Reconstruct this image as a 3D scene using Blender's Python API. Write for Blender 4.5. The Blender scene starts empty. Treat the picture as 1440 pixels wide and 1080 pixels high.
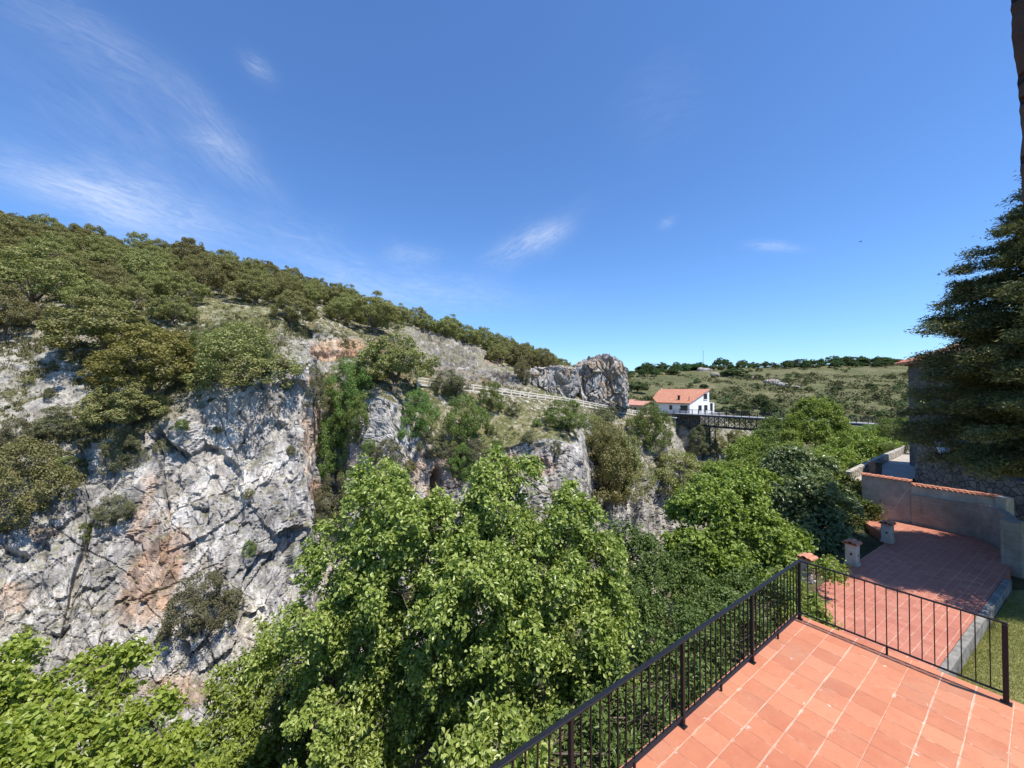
import bpy, math, random
import numpy as np
from mathutils import Vector, Matrix
from mathutils.bvhtree import BVHTree

S = bpy.context.scene
COL = S.collection
F = 541.0
PITCH = math.radians(0.85)
CP, SP = math.cos(PITCH), math.sin(PITCH)
U = np.array([.813, .582, 0.]); V = np.array([.582, -.813, 0.])   # along the gorge / along the second railing
N = -V
UP = np.array([0, 0, 1.])
HT = -3.9      # upper terrace floor (camera = 0)
HL = -8.0      # lower terrace floor

def ray(px, py):
    a = (px - 720) / F; b = (540 - py) / F
    return np.array([a, CP - SP * b, SP + CP * b])
def at(px, py, d):                       # point seen at pixel, at depth d
    r = ray(px, py); return r * (d / r[1])
def on(px, py, z):                       # point seen at pixel, on level z
    r = ray(px, py); return r * (z / r[2])
def sn(s, n, z=0.): return U * s + N * n + UP * z

# ------------------------------------------------------------------ noise
def _h(ix, iy, iz, seed):
    with np.errstate(over='ignore'):
        h = (ix.astype(np.int64) * 374761393 + iy.astype(np.int64) * 668265263 + iz.astype(np.int64) * 2147483647 + seed * 974634777) & 0xFFFFFFFF
        h = ((h ^ (h >> 13)) * 1274126177) & 0xFFFFFFFF
        h = ((h ^ (h >> 16)) * 2246822519) & 0xFFFFFFFF
        h = h ^ (h >> 15)
    return (h & 0xFFFFFF) / float(0x1000000)
def vnoise(p, seed=0):
    i = np.floor(p).astype(np.int64); f = p - i; f = f * f * (3 - 2 * f)
    r = 0
    for dx in (0, 1):
        wx = f[:, 0] if dx else 1 - f[:, 0]
        for dy in (0, 1):
            wy = f[:, 1] if dy else 1 - f[:, 1]
            for dz in (0, 1):
                wz = f[:, 2] if dz else 1 - f[:, 2]
                r = r + wx * wy * wz * _h(i[:, 0] + dx, i[:, 1] + dy, i[:, 2] + dz, seed)
    return r * 2 - 1
def fbm(p, o=4, seed=0, g=.5):
    r = 0; a = 1.; t = 0
    for k in range(o):
        r = r + a * vnoise(p * (2.03 ** k) + 17.3 * k, seed + k); t += a; a *= g
    return r / t
def voro(p, seed=0):
    """distance to nearest and second cell, a faceted height and a cell random"""
    i = np.floor(p).astype(np.int64)
    n = len(p); f1 = np.full(n, 9.); f2 = np.full(n, 9.)
    fac = np.zeros(n); rnd = np.zeros(n)
    for dx in (-1, 0, 1):
        for dy in (-1, 0, 1):
            for dz in (-1, 0, 1):
                cx, cy, cz = i[:, 0] + dx, i[:, 1] + dy, i[:, 2] + dz
                q = np.stack([cx + _h(cx, cy, cz, seed), cy + _h(cx, cy, cz, seed + 1), cz + _h(cx, cy, cz, seed + 2)], 1) - p
                d = np.sqrt((q * q).sum(1))
                m = d < f1
                f2 = np.where(m, f1, np.minimum(f2, d))
                f1 = np.where(m, d, f1)
                g = np.stack([_h(cx, cy, cz, seed + 3), _h(cx, cy, cz, seed + 4), _h(cx, cy, cz, seed + 5)], 1) - .5
                r = _h(cx, cy, cz, seed + 6)
                fac = np.where(m, -(g * q).sum(1) * 2.0 + (r - .5) * .9, fac)
                rnd = np.where(m, r, rnd)
    return f1, f2, fac, rnd
def sstep(a, b, x):
    t = np.clip((x - a) / (b - a), 0, 1); return t * t * (3 - 2 * t)

# ------------------------------------------------------------------ objects
def mk_mesh(name, verts, faces, smooth=False):
    """faces: list of (n,k) int arrays"""
    me = bpy.data.meshes.new(name)
    verts = np.asarray(verts, np.float32)
    me.vertices.add(len(verts)); me.vertices.foreach_set('co', verts.ravel())
    if isinstance(faces, np.ndarray): faces = [faces]
    faces = [np.asarray(f, np.int32) for f in faces if len(f)]
    idx = np.concatenate([f.ravel() for f in faces]); tot = np.concatenate([np.full(len(f), f.shape[1], np.int32) for f in faces])
    st = np.concatenate([[0], np.cumsum(tot)[:-1]]).astype(np.int32)
    me.loops.add(len(idx)); me.loops.foreach_set('vertex_index', idx)
    me.polygons.add(len(tot)); me.polygons.foreach_set('loop_start', st)
    me.polygons.foreach_set('loop_total', tot)
    me.polygons.foreach_set('use_smooth', np.full(len(tot), bool(smooth)))
    me.update(calc_edges=True); me.validate()
    return me
def link(name, me, mat=None, parent=None):
    o = bpy.data.objects.new(name, me); COL.objects.link(o)
    if mat is not None and not me.materials: me.materials.append(mat)
    if parent is not None: o.parent = parent
    return o
def tag(o, label=None, cat=None, group=None, kind=None):
    if label: o['label'] = label
    if cat: o['category'] = cat
    if group: o['group'] = group
    if kind: o['kind'] = kind
    return o
def empty(name, loc, label, cat, group=None, rz=0., scale=None):
    o = bpy.data.objects.new(name, None); COL.objects.link(o)
    o.location = loc; o.rotation_euler = (0, 0, rz)
    if scale is not None: o.scale = scale
    o.empty_display_size = .2
    return tag(o, label, cat, group)
def dup(o, loc, rz, sc, label=None, group=None):
    c = o.copy(); COL.objects.link(c); c.location = loc; c.rotation_euler = (0, 0, rz); c.scale = sc
    if label: c['label'] = label
    if group: c['group'] = group
    for ch in KIDS.get(o.name, []):
        d = ch.copy(); COL.objects.link(d); d.parent = c
    return c
KIDS = {}

class MB:
    """collects simple solids into one mesh"""
    def __init__(s): s.v = []; s.f = {}; s.n = 0
    def add(s, v, f):
        v = np.asarray(v, float)
        for q in f: s.f.setdefault(len(q), []).append([i + s.n for i in q])
        s.v.append(v); s.n += len(v); return s
    def box(s, c, size, ax=None, bev=0.):
        ax = np.eye(3) if ax is None else np.asarray(ax, float)
        c = np.asarray(c, float); h = np.asarray(size, float) / 2
        if bev <= 0:
            pts = [(x, y, z) for x in (-1, 1) for y in (-1, 1) for z in (-1, 1)]
            v = [c + ax[0] * p[0] * h[0] + ax[1] * p[1] * h[1] + ax[2] * p[2] * h[2] for p in pts]
            f = [(0, 1, 3, 2), (4, 6, 7, 5), (0, 4, 5, 1), (2, 3, 7, 6), (0, 2, 6, 4), (1, 5, 7, 3)]
            return s.add(v, f)
        b = min(bev, h.min() * .45)
        v = []; L = []
        for (zz, ins) in ((-h[2], b), (-h[2] + b, 0), (h[2] - b, 0), (h[2], b)):
            hx, hy = h[0] - ins, h[1] - ins
            ring = [(-hx + (b if not ins else 0), -hy), (hx - (b if not ins else 0), -hy), (hx, -hy + (b if not ins else 0)), (hx, hy - (b if not ins else 0)),
                    (hx - (b if not ins else 0), hy), (-hx + (b if not ins else 0), hy), (-hx, hy - (b if not ins else 0)), (-hx, -hy + (b if not ins else 0))]
            if ins:
                e = b * .4
                ring = [(-hx + e, -hy), (hx - e, -hy), (hx, -hy + e), (hx, hy - e), (hx - e, hy), (-hx + e, hy), (-hx, hy - e), (-hx, -hy + e)]
            v += [c + ax[0] * x + ax[1] * y + ax[2] * zz for x, y in ring]
        f = [tuple(range(7, -1, -1)), tuple(range(24, 32))]
        for k in range(3):
            for i in range(8):
                j = (i + 1) % 8
                f.append((k * 8 + i, k * 8 + j, k * 8 + 8 + j, k * 8 + 8 + i))
        return s.add(v, f)
    def bar(s, a, b, w, h=None, up=UP):
        a = np.asarray(a, float); b = np.asarray(b, float); h = h or w
        d = b - a; L = np.linalg.norm(d); d = d / L
        if abs(np.dot(d, up)) > .99: up = np.array([1., 0, 0]) if abs(d[0]) < .9 else np.array([0, 1., 0])
        x = np.cross(up, d); x /= np.linalg.norm(x); y = np.cross(d, x)
        return s.box((a + b) / 2, (w, h, L), (x, y, d))
    def prism(s, poly, z0, z1):
        """poly xy counter clockwise; z0/z1 scalars or lists"""
        n = len(poly)
        z0 = [z0] * n if np.isscalar(z0) else z0; z1 = [z1] * n if np.isscalar(z1) else z1
        v = [(p[0], p[1], z0[i]) for i, p in enumerate(poly)] + [(p[0], p[1], z1[i]) for i, p in enumerate(poly)]
        f = [tuple(range(n - 1, -1, -1)), tuple(range(n, 2 * n))] + [(i, (i + 1) % n, n + (i + 1) % n, n + i) for i in range(n)]
        return s.add(v, f)
    def tube(s, pts, rad, k=6, cap=True):
        pts = np.asarray(pts, float); n = len(pts)
        rad = [rad] * n if np.isscalar(rad) else rad
        v = []; x0 = None
        for i in range(n):
            t = pts[min(i + 1, n - 1)] - pts[max(i - 1, 0)]; t /= (np.linalg.norm(t) + 1e-9)
            if x0 is None: x0 = np.array([1., 0, 0]) if abs(t[0]) < .9 else np.array([0, 1., 0])
            x = x0 - t * np.dot(x0, t); x /= np.linalg.norm(x); y = np.cross(t, x); x0 = x
            for j in range(k):
                a = 2 * math.pi * j / k
                v.append(pts[i] + rad[i] * (math.cos(a) * x + math.sin(a) * y))
        f = [(i * k + j, i * k + (j + 1) % k, (i + 1) * k + (j + 1) % k, (i + 1) * k + j) for i in range(n - 1) for j in range(k)]
        if cap: f += [tuple(range(k - 1, -1, -1)), tuple(range((n - 1) * k, n * k))]
        return s.add(v, f)
    def wall(s, pts, th, z0, z1):
        """vertical wall along a polyline, thickness th to the left-hand side; z1 scalar or per point"""
        pts = [np.asarray(p, float)[:2] for p in pts]; n = len(pts)
        z1 = [z1] * n if np.isscalar(z1) else z1; z0 = [z0] * n if np.isscalar(z0) else z0
        off = []
        for i in range(n):
            t = pts[min(i + 1, n - 1)] - pts[max(i - 1, 0)]; t /= np.linalg.norm(t)
            off.append(pts[i] + th * np.array([-t[1], t[0]]))
        v = []
        for i in range(n):
            v += [(*pts[i], z0[i]), (*off[i], z0[i]), (*off[i], z1[i]), (*pts[i], z1[i])]
        f = [(0, 3, 2, 1), (4 * n - 4, 4 * n - 3, 4 * n - 2, 4 * n - 1)]
        for i in range(n - 1):
            a = 4 * i; b = a + 4
            f += [(a, b, b + 3, a + 3), (a + 3, b + 3, b + 2, a + 2), (a + 2, b + 2, b + 1, a + 1), (a + 1, b + 1, b, a)]
        return s.add(v, f)
    def mesh(s, name, smooth=False):
        v = np.concatenate(s.v); return mk_mesh(name, v, [np.array(q) for q in s.f.values()], smooth)
    def obj(s, name, mat, parent=None, smooth=False):
        return link(name, s.mesh(name, smooth), mat, parent)

# ------------------------------------------------------------------ materials
class NT:
    def __init__(s, name):
        s.m = bpy.data.materials.new(name); s.m.use_nodes = True
        s.t = s.m.node_tree; s.t.nodes.clear(); s.out = s.n('ShaderNodeOutputMaterial')
    def n(s, t, **k):
        nd = s.t.nodes.new(t)
        for a, b in k.items():
            if a.startswith('i_'):
                nd.inputs[a[2:].replace('_', ' ')].default_value = b
            else: setattr(nd, a, b)
        return nd
    def l(s, a, b): s.t.links.new(a, b)
    def noise(s, vec, scale, detail=5, rough=.6, dist=0.):
        nd = s.n('ShaderNodeTexNoise'); nd.inputs['Scale'].default_value = scale; nd.inputs['Detail'].default_value = detail
        nd.inputs['Roughness'].default_value = rough; nd.inputs['Distortion'].default_value = dist
        if vec is not None: s.l(vec, nd.inputs['Vector'])
        return nd.outputs['Fac']
    def ramp(s, fac, stops):
        nd = s.n('ShaderNodeValToRGB'); e = nd.color_ramp.elements
        while len(e) < len(stops): e.new(.5)
        for q, (p, c) in zip(e, stops):
            q.position = p; q.color = (*c, 1) if not np.isscalar(c) else (c, c, c, 1)
        s.l(fac, nd.inputs['Fac']); return nd.outputs['Color']
    def mix(s, fac, a, b, mode='MIX'):
        nd = s.n('ShaderNodeMix', data_type='RGBA', blend_type=mode)
        for sock, v in ((nd.inputs[0], fac), (nd.inputs[6], a), (nd.inputs[7], b)):
            if hasattr(v, 'is_linked') or hasattr(v, 'links'): s.l(v, sock)
            elif np.isscalar(v): sock.default_value = v
            else: sock.default_value = (*v, 1)
        return nd.outputs[2]
    def math(s, op, a, b=0., c=None):
        nd = s.n('ShaderNodeMath', operation=op)
        for sock, v in zip(nd.inputs, (a, b, c)):
            if v is None: continue
            if hasattr(v, 'links'): s.l(v, sock)
            else: sock.default_value = v
        return nd.outputs[0]
    def bump(s, h, strength=.5, dist=.05, prev=None):
        nd = s.n('ShaderNodeBump'); nd.inputs['Strength'].default_value = strength; nd.inputs['Distance'].default_value = dist
        s.l(h, nd.inputs['Height'])
        if prev is not None: s.l(prev, nd.inputs['Normal'])
        return nd.outputs[0]
    def bsdf(s, col, rough=.8, spec=.3, normal=None, metal=0.):
        b = s.n('ShaderNodeBsdfPrincipled')
        for nm, v in (('Base Color', col), ('Roughness', rough), ('Specular IOR Level', spec), ('Metallic', metal)):
            if hasattr(v, 'links'): s.l(v, b.inputs[nm])
            elif np.isscalar(v): b.inputs[nm].default_value = v
            else: b.inputs[nm].default_value = (*v, 1)
        if normal is not None: s.l(normal, b.inputs['Normal'])
        s.l(b.outputs[0], s.out.inputs[0]); return b
    def pos(s): return s.n('ShaderNodeNewGeometry').outputs['Position']
    def obj(s): return s.n('ShaderNodeTexCoord').outputs['Object']
    def mapping(s, vec, rot=(0, 0, 0), scale=(1, 1, 1), loc=(0, 0, 0)):
        nd = s.n('ShaderNodeMapping'); nd.inputs['Rotation'].default_value = rot; nd.inputs['Scale'].default_value = scale; nd.inputs['Location'].default_value = loc
        s.l(vec, nd.inputs['Vector']); return nd.outputs[0]
    def sep(s, vec):
        nd = s.n('ShaderNodeSeparateXYZ'); s.l(vec, nd.inputs[0]); return nd.outputs
    def attr(s, nm):
        return s.n('ShaderNodeAttribute', attribute_name=nm)

LEAFGAIN = 1.28
def mat_leaf(name, cols, trans=.35, rough=.5, spec=.35, objvar=.25, patch=None):
    t = NT(name); cols = [tuple(np.array(q) * LEAFGAIN) for q in cols]
    g = t.n('ShaderNodeNewGeometry')
    c = t.ramp(g.outputs['Random Per Island'], [(i / (len(cols) - 1), q) for i, q in enumerate(cols)])
    oi = t.n('ShaderNodeObjectInfo')
    hv = t.n('ShaderNodeHueSaturation')
    t.l(c, hv.inputs['Color'])
    t.l(t.math('MULTIPLY_ADD', oi.outputs['Random'], .05 * objvar / .25, .5 - .025 * objvar / .25), hv.inputs['Hue'])
    t.l(t.math('MULTIPLY_ADD', oi.outputs['Random'], objvar * 1.6, 1 - objvar * .8), hv.inputs['Value'])
    c = hv.outputs[0]
    if patch:                                             # flushes of differently coloured shoots
        n1 = t.noise(t.obj(), patch[0], 2, .5)
        f = t.ramp(n1, [(.48, 0.), (.66, 1.)])
        c = t.mix(f, c, t.mix(.6, c, patch[1]))
    b = t.n('ShaderNodeBsdfPrincipled'); t.l(c, b.inputs['Base Color']); b.inputs['Roughness'].default_value = rough; b.inputs['Specular IOR Level'].default_value = spec
    tr = t.n('ShaderNodeBsdfTranslucent')
    t.l(t.mix(1., c, (1.15, 1.25, .55), 'MULTIPLY'), tr.inputs[0])
    mx = t.n('ShaderNodeMixShader'); mx.inputs[0].default_value = trans
    t.l(b.outputs[0], mx.inputs[1]); t.l(tr.outputs[0], mx.inputs[2]); t.l(mx.outputs[0], t.out.inputs[0])
    return t.m
def mat_plain(name, col, rough=.7, spec=.3, var=.2, scale=8., bump=.2, metal=0., stretch=(1, 1, 1)):
    t = NT(name); p = t.mapping(t.pos(), scale=stretch)
    n = t.noise(p, scale, 6, .65)
    c = t.mix(t.ramp(n, [(.3, 0.), (.7, 1.)]), tuple(np.array(col) * (1 - var)), tuple(np.minimum(np.array(col) * (1 + var), .95)))
    t.bsdf(c, rough, spec, t.bump(t.noise(p, scale * 5, 5, .7), bump, .02), metal)
    return t.m

M = {}
M['bark'] = mat_plain('bark', (.16, .13, .10), .9, .2, .4, 6, .8, stretch=(1, 1, .3))
M['palebark'] = mat_plain('pale_bark', (.34, .31, .26), .85, .2, .35, 6, .6, stretch=(1, 1, .3))
M['oak'] = mat_leaf('oak_leaves', [(.105, .112, .036), (.165, .168, .057), (.24, .232, .088), (.215, .18, .074)], .22, .5, .3, .26, (.45, (.25, .165, .06)))
M['oakyel'] = mat_leaf('yellowing_oak_leaves', [(.13, .126, .034), (.185, .172, .045), (.235, .205, .062)], .25, .5, .3, .1, (.35, (.22, .165, .05)))
M['green'] = mat_leaf('green_shrub_leaves', [(.075, .11, .024), (.12, .165, .036), (.175, .22, .058)], .25, .5, .3, .25)
M['grey'] = mat_leaf('grey_green_shrub_leaves', [(.095, .10, .05), (.135, .135, .066), (.18, .172, .092)], .2, .6, .2, .2)
M['hero'] = mat_leaf('walnut_leaves', [(.10, .138, .026), (.185, .235, .044), (.275, .32, .078), (.39, .42, .15)], .36, .36, .45, .05)
M['maple'] = mat_leaf('maple_leaves', [(.145, .18, .026), (.225, .265, .04), (.31, .345, .075)], .40, .42, .4, .1)
M['lime'] = mat_leaf('fresh_green_leaves', [(.11, .145, .026), (.185, .23, .04), (.265, .31, .07)], .32, .42, .4, .12)
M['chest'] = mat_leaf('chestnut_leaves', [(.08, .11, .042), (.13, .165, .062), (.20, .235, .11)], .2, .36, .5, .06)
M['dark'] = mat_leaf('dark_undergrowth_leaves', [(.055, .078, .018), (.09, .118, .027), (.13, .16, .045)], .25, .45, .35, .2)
M['cedar'] = mat_leaf('cedar_needles', [(.045, .06, .024), (.08, .092, .034), (.125, .13, .045), (.18, .17, .06)], .12, .55, .25, .0)
M['far'] = mat_leaf('far_tree_leaves', [(.04, .07, .022), (.06, .095, .03), (.08, .12, .036)], .15, .6, .2, .35)
M['farshrub'] = mat_leaf('far_scrub_leaves', [(.075, .095, .036), (.105, .125, .05), (.14, .15, .06)], .15, .6, .2, .35)
M['iron'] = mat_plain('painted_black_iron', (.009, .0095, .0115), .5, .3, .4, 30, .12)
M['steel'] = mat_plain('grey_bridge_steel', (.045, .048, .046), .6, .4, .3, 3, .1)
M['deck'] = mat_plain('bridge_deck', (.30, .30, .30), .8, .2, .15, 2, .1)
M['concrete'] = mat_plain('weathered_concrete', (.68, .62, .51), .9, .2, .22, 2.5, .4)
M['white'] = mat_plain('white_render', (.82, .81, .78), .85, .2, .05, .8, .1)
M['cream'] = mat_plain('cream_render', (.62, .56, .47), .85, .2, .1, 1, .1)
M['plaster'] = mat_plain('dirty_plaster', (.50, .44, .36), .9, .2, .3, 1.8, .5)
M['dark_void'] = mat_plain('dark_metal', (.03, .03, .032), .6, .3, .2, 4, .1)
def mat_glass():
    t = NT('window_glass'); t.bsdf(t.mix(t.noise(t.pos(), .8, 2), (.02, .024, .028), (.05, .055, .06)), .08, .6); return t.m
M['glass'] = mat_glass()

def mat_rock():
    t = NT('limestone_hillside')
    a = t.attr('Col'); w = t.attr('rockm')
    p = t.pos()
    pr = t.mapping(p, rot=(.25, .5, .3), scale=(1., 1., .38))
    n1 = t.noise(pr, .9, 9, .68, .4)
    n2 = t.noise(pr, 5., 6, .7)
    streak = t.noise(t.mapping(p, rot=(0, .18, .62), scale=(2.2, 2.2, .16)), 1.0, 6, .65)
    vor = t.n('ShaderNodeTexVoronoi', feature='DISTANCE_TO_EDGE'); vor.inputs['Scale'].default_value = .85
    wv = t.mix(.16, pr, t.n('ShaderNodeTexNoise').outputs['Color'])
    t.l(wv, vor.inputs['Vector'])
    crack = t.ramp(vor.outputs['Distance'], [(0., 0.), (.035, 1.)])
    lich = t.ramp(n1, [(.36, 0.5), (.5, .95), (.66, 1.2)])
    c = t.mix(1., a.outputs['Color'], lich, 'MULTIPLY')
    st = t.ramp(streak, [(.36, .62), (.52, 1.), (.66, 1.12)])
    c = t.mix(w.outputs['Fac'], c, t.mix(1., c, st, 'MULTIPLY'))
    c = t.mix(1., c, t.ramp(n2, [(.33, .68), (.47, .97), (.56, 1.04), (.68, 1.3)]), 'MULTIPLY')
    c = t.mix(1., c, t.ramp(t.noise(p, .16, 5, .6), [(.38, .78), (.56, 1.06)]), 'MULTIPLY')
    c2 = t.mix(1., a.outputs['Color'], t.ramp(t.noise(p, 1.3, 8, .75), [(.3, .55), (.5, 1.), (.72, 1.5)]), 'MULTIPLY')
    c = t.mix(w.outputs['Fac'], c2, c)
    # dark lichen and soil in the joints
    dk = t.math('MULTIPLY', t.math('SUBTRACT', 1., crack), t.math('MULTIPLY', w.outputs['Fac'], t.ramp(n2, [(.45, 0.), (.6, .55)])))
    c = t.mix(t.math('MULTIPLY', dk, .6), c, (.14, .125, .10))
    hgt = t.math('ADD', t.noise(pr, .9, 4, .6, .4), t.math('MULTIPLY', t.noise(pr, 4., 3, .6), .35))
    hgt = t.math('ADD', hgt, t.math('MULTIPLY', crack, .15))
    t.bsdf(c, .92, .15, t.bump(hgt, .85, .17)); return t.m
M['rock'] = mat_rock()
def mat_outcrop():
    t = NT('lichened_rock'); p = t.pos()
    n1 = t.noise(p, .35, 6, .6, .6); n2 = t.noise(t.mapping(p, scale=(1, 1, .45)), 1.4, 8, .7)
    c = t.ramp(n1, [(.35, (.34, .34, .34)), (.48, (.42, .39, .35)), (.62, (.37, .27, .18)), (.75, (.46, .42, .36))])
    c = t.mix(1., c, t.ramp(n2, [(.33, .4), (.52, 1.), (.7, 1.3)]), 'MULTIPLY')
    t.bsdf(c, .92, .15, t.bump(n2, .9, .4)); return t.m
M['outcrop'] = mat_outcrop()
def mat_soil(name, a, b, scale=.6):
    t = NT(name); p = t.pos()
    n = t.noise(p, scale, 9, .72)
    c = t.mix(t.ramp(n, [(.36, 0.), (.62, 1.)]), a, b)
    t.bsdf(c, .95, .1, t.bump(t.noise(p, 6, 6, .7), .7, .1)); return t.m
M['soil'] = mat_soil('woodland_soil', (.06, .065, .03), (.13, .12, .06))
M['lawn'] = mat_soil('lawn_ground', (.16, .165, .055), (.27, .25, .10), 1.6)
M['lane'] = mat_soil('gravel_lane', (.34, .30, .25), (.44, .40, .34), 1.5)

def mat_tiles(name, U3, sx, sy, gro_strong, base=(.52, .19, .096), dirt=1.):
    """terracotta floor tiles; rows run along U3"""
    t = NT(name); p = t.pos()
    ang = math.atan2(U3[1], U3[0])
    q = t.mapping(p, rot=(0, 0, -ang))
    x, y, z = t.sep(q)
    wob = t.math('MULTIPLY_ADD', t.noise(p, 1.1, 3), .02, -.01)
    def grid(c, s, w):
        f = t.math('FRACT', t.math('DIVIDE', t.math('ADD', c, wob), s))
        d = t.math('MULTIPLY', t.math('MINIMUM', f, t.math('SUBTRACT', 1., f)), s)
        return d
    dx = grid(x, sx, 0); dy = grid(y, sy, 0)
    cell = t.n('ShaderNodeCombineXYZ')
    t.l(t.math('FLOOR', t.math('DIVIDE', t.math('ADD', x, wob), sx)), cell.inputs[0]); t.l(t.math('FLOOR', t.math('DIVIDE', t.math('ADD', y, wob), sy)), cell.inputs[1])
    wn = t.n('ShaderNodeTexWhiteNoise', noise_dimensions='3D'); t.l(cell.outputs[0], wn.inputs['Vector'])
    v = wn.outputs['Value']
    B = np.array(base)
    tile = t.ramp(v, [(0., tuple(B * (.84, .78, .80))), (.35, tuple(B * (.94, .92, .92))), (.7, tuple(B * (1.05, 1.06, 1.06))), (1., tuple(B * (1.16, 1.3, 1.35)))])
    n1 = t.noise(p, 2.2, 8, .7); n2 = t.noise(p, 14, 6, .75); n3 = t.noise(p, 9, 2, .5)
    tile = t.mix(t.ramp(n1, [(.35, .0), (.75, .55)]), tile, tuple(np.minimum(B * (1.15, 1.5, 1.6), 1)))
    tile = t.mix(t.ramp(n2, [(.3, .35), (.5, 0.)]), tile, tuple(B * .62))
    # strong pale mortar rows, thin dark cross joints
    gn = t.noise(p, 3.5, 4, .7)
    wdt = t.math('MULTIPLY_ADD', t.ramp(gn, [(.35, 0.), (.7, 1.)]), .008, .003)
    rw = t.n('ShaderNodeTexWhiteNoise', noise_dimensions='1D'); t.l(t.math('FLOOR', t.math('ADD', t.math('DIVIDE', t.math('ADD', y, wob), sy), .5)), rw.inputs['W'])
    wdt = t.math('MULTIPLY', wdt, t.math('MULTIPLY_ADD', rw.outputs['Value'], .95, .35))
    blb = t.math('MULTIPLY', t.math('GREATER_THAN', t.noise(p, 7, 2, .5, .3), .66), t.math('LESS_THAN', dy, .016))
    rowg = t.math('MULTIPLY', t.math('MAXIMUM', t.math('LESS_THAN', dy, wdt), blb), t.ramp(t.noise(p, 5, 4, .8), [(.36, .30 * gro_strong), (.60, .92 * gro_strong)]))
    crs = t.math('LESS_THAN', dx, .0035)
    c = t.mix(t.math('MULTIPLY', crs, .75), tile, t.mix(t.ramp(gn, [(.5, 0.), (.6, 1.)]), (.13, .07, .05), (.62, .50, .38)))
    c = t.mix(rowg, c, (.68, .50, .36))
    # lime blooms and chips close to the joints
    sp = t.math('MULTIPLY', t.ramp(t.noise(p, 9, 3, .5, .5), [(.69, 0.), (.72, .9)]), t.ramp(t.math('MINIMUM', dx, dy), [(.02, 1.), (.06, .12)]))
    c = t.mix(t.math('MULTIPLY', sp, dirt), c, (.72, .66, .56))
    gr = t.ramp(t.noise(p, .9, 6, .7), [(.50, 0.), (.74, .6)])
    c = t.mix(t.math('MULTIPLY', gr, dirt), c, (.33, .20, .13))
    c = t.mix(t.ramp(t.noise(p, 38, 4, .8), [(.34, .4), (.42, 0.)]), c, (.26, .12, .075))
    c = t.mix(t.ramp(t.noise(p, .45, 4, .6), [(.42, .35), (.62, 0.)]), c, tuple(B * (.74, .66, .72)))
    h = t.math('ADD', t.math('MINIMUM', t.math('MULTIPLY', t.math('MINIMUM', dx, dy), 60.), .6), t.math('MULTIPLY', n3, .35))
    h = t.math('ADD', h, t.math('MULTIPLY', v, .22))
    t.bsdf(c, t.math('MULTIPLY_ADD', n2, .4, .42), .25, t.bump(h, .5, .008)); return t.m
M['tiles'] = mat_tiles('terracotta_floor_tiles', U, .30, .30, 1., dirt=.75)
U2 = np.array([.853, .522, 0.]); N2 = np.array([-.522, .853, 0.])
M['tiles2'] = mat_tiles('lower_terracotta_tiles', U2, .25, .25, 1.05, (.45, .165, .105), .8)

def mat_stone(name, cols, scale, grout=(.16, .145, .12), squash=1.5):
    t = NT(name); p = t.pos()
    q = t.mapping(p, scale=(1, 1, squash))
    v1 = t.n('ShaderNodeTexVoronoi', feature='DISTANCE_TO_EDGE'); v1.inputs['Scale'].default_value = scale
    v2 = t.n('ShaderNodeTexVoronoi'); v2.inputs['Scale'].default_value = scale
    for v in (v1, v2): t.l(q, v.inputs['Vector'])
    s = t.n('ShaderNodeSeparateColor'); t.l(v2.outputs['Color'], s.inputs[0])
    c = t.ramp(s.outputs[0], [(i / (len(cols) - 1), k) for i, k in enumerate(cols)])
    n = t.noise(p, 5, 7, .7)
    c = t.mix(1., c, t.ramp(n, [(.3, .6), (.7, 1.3)]), 'MULTIPLY')
    e = t.ramp(v1.outputs['Distance'], [(.02, 0.), (.07, 1.)])
    c = t.mix(e, grout, c)
    t.bsdf(c, .93, .15, t.bump(t.math('ADD', e, t.math('MULTIPLY', n, .6)), .8, .05)); return t.m
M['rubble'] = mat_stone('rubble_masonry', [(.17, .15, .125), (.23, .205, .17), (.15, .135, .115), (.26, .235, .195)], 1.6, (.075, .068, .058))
def mat_ashlar(axis):
    t = NT('ashlar_blocks'); p = t.pos(); ang = math.atan2(axis[1], axis[0])
    x, y, z = t.sep(t.mapping(p, rot=(0, 0, -ang)))
    cv = t.n('ShaderNodeCombineXYZ'); t.l(t.math('ADD', x, t.math('MULTIPLY', t.noise(p, .8, 3), .25)), cv.inputs[0]); t.l(t.math('ADD', z, t.math('MULTIPLY', t.noise(p, 1.2, 3), .12)), cv.inputs[1])
    br = t.n('ShaderNodeTexBrick'); t.l(cv.outputs[0], br.inputs['Vector'])
    for nm, v_ in (('Scale', 1.), ('Brick Width', .78), ('Row Height', .40), ('Mortar Size', .018), ('Mortar Smooth', .4), ('Bias', 0.)): br.inputs[nm].default_value = v_
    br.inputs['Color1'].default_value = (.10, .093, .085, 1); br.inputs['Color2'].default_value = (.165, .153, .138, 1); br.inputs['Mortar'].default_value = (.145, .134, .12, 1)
    n = t.noise(p, 3.5, 7, .7)
    c = t.mix(1., br.outputs['Color'], t.ramp(n, [(.3, .6), (.7, 1.35)]), 'MULTIPLY')
    t.bsdf(c, .93, .15, t.bump(t.math('ADD', t.math('MULTIPLY', br.outputs['Fac'], -1.), n), .6, .03)); return t.m
M['ashlar'] = mat_ashlar((-.48, -.877))
M['granite'] = mat_stone('granite_blocks', [(.15, .143, .133), (.21, .20, .185), (.18, .167, .15)], .9, (.11, .10, .09), 1.8)
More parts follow.
